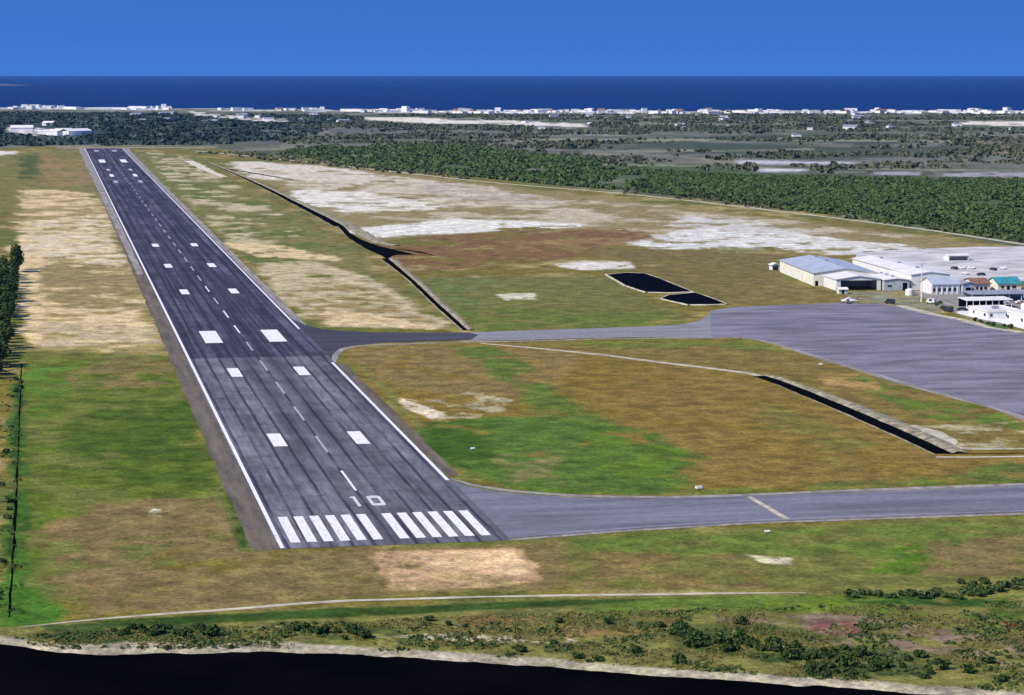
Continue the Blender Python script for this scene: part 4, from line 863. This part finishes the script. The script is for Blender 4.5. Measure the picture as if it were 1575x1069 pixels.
# rough grass tufts on the near ground
NG = [(0,978),(870,942),(1575,925),(1650,925),(1650,1075),(1575,1066),(1200,1040),(1000,1028),(800,1013),(560,1000),(400,995),(150,1000),(60,995)]
clumps('rough_grass', scatter(NG, 9000, keep=pat(9, .47, 206)), .15, .45, .08, .22, 6, .35, M['leafdry'], 'rough dry grass and low weeds between the track and the dark water', 'grass', 6)
clumps('weeds', scatter(NG, 2200, keep=pat(7, .56, 207)), .2, .8, .12, .45, 8, .35, M['leafmid'], 'patches of green weeds between the track and the dark water', 'weeds', 7)
LG = [(0,960),(36,955),(33,700),(36,560),(10,560),(-40,900)]
clumps('rough_grass', scatter(LG, 300, keep=pat(10, .52, 208)), .25, .7, .15, .4, 8, .35, M['leafmid'], 'scrubby growth beyond the thin dark line at the left edge', 'scrub', 8)

# ------------------------------------------------------------------ the far town by the sea
def town_proto(label, cat, w, d, h, wm, rm, group, gable=0, wins=False):
    t = thing('coastal_house', label, cat, (0,0,0), 0, group)
    wl = MB().box(-w/2, w/2, -d/2, d/2, -.5, h-.01).build('wall', M[wm], t)
    if gable: roof_gable(-w/2, w/2, -d/2, d/2, h, h+gable, 'x', .6, .3).build('roof', M[rm], t)
    else: MB().box(-w/2-.3, w/2+.3, -d/2-.3, d/2+.3, h, h+.5).build('roof', M[rm], t)
    if wins:
        b = MB()
        for fl in range(int(h//3.2)):
            for q in range(max(2, int(w//4.5))):
                xx = -w/2 + (q+.5)*w/max(2, int(w//4.5)); b.box(xx-.7, xx+.7, -d/2-.08, -d/2-.01, 1+fl*3.2, 2.4+fl*3.2)
        b.build('window', M['glass'], t)
    return t
M['townroof'] = plain('sun_bleached_roof', (.66,.64,.64), .35, .03)
M['townwhite'] = plain('whitewashed_wall', (.80,.80,.82), .08, .02)
def at_coast(px, off):
    a = YAW + math.atan((px-W0/2)/CF); r = float(coast_r(np.array(a))) - off; return CX + r*sin(a), CY + r*cos(a)
g1 = 'white houses along the far shore'; l1 = 'white house in the unbroken row along the far shore'
sh = [town_proto(l1, 'house', *q, 'townwhite', 'townroof', g1) for q in ((26,14,5),(46,16,4.5),(18,12,7),(60,18,5),(28,14,8))]
g2 = 'red roofed houses along the far shore'
sh2 = [town_proto('red brown roofed house among the white ones along the far shore', 'house', 16, 14, 5, 'cream', 'brownroof', g2, 3)]
sp = []; sp2 = []
for k in range(320):
    px = random.uniform(560, 1640) if random.random() < .72 else random.uniform(-40, 560)
    if px < 560 and vnoise(np.array(px/40.), np.array(.3), 3) < .38: continue
    (sp2 if random.random() < .10 else sp).append(at_coast(px, random.uniform(90, 420)))
place_many(sh, sp, .55, 1.15); place_many(sh2, sp2, .7, 1.3)
g3 = 'pale houses scattered inland of the far shore'
sh3 = [town_proto('pale house scattered in the scrub inland of the far shore', 'house', *q, 'townwhite', 'greyroof', g3, 1.5) for q in ((14,12,4),(22,12,5))]
sp = [G(random.uniform(200,560), random.uniform(174,190)) for k in range(26)] + [G(random.uniform(760,1575), random.uniform(176,200)) for k in range(22)] + [G(1225,210), G(1320,183), G(1308,187)]
place_many(sh3, sp, .6, 1.2)
g4 = 'white warehouses beyond the far end of the runway'
sh4 = [town_proto('large white warehouse in the dark woodland beyond the far left end of the runway', 'warehouse', *q, 'townwhite', 'whiteroof', g4, 3, False) for q in ((34,24,6),(24,20,5),(44,22,6))]
sp = [G(*q) for q in ((28,199),(42,201),(56,202),(72,206),(88,208),(98,206),(116,208),(76,193),(34,203))]
place_many(sh4, sp, .7, 1.1)
ap = [town_proto('white apartment tower rising above the low houses of the far shore', 'apartment block', 16, 14, 13, 'townwhite', 'townwhite', 'apartment towers on the far shore')]
place_many(ap, [at_coast(q, 260) for q in (497, 625, 908, 990, 1165, 1347, 1500, 1545, 255)], .75, 1.05)

# ------------------------------------------------------------------ the air
def haze():
    t = bpy.data.materials.new('haze'); t.use_nodes = True; n = t.node_tree; n.nodes.clear()
    o = n.nodes.new('ShaderNodeOutputMaterial'); v = n.nodes.new('ShaderNodeVolumePrincipled'); n.links.new(v.outputs[0], o.inputs['Volume'])
    v.inputs['Color'].default_value = (.13, .42, 1.0, 1); v.inputs['Density'].default_value = 1.3e-5; v.inputs['Anisotropy'].default_value = 0.0
    h = MB().box(CX-60000, CX+60000, CY-60000, CY+60000, -6, 103).build('haze', t); h['kind'] = 'stuff'
haze()
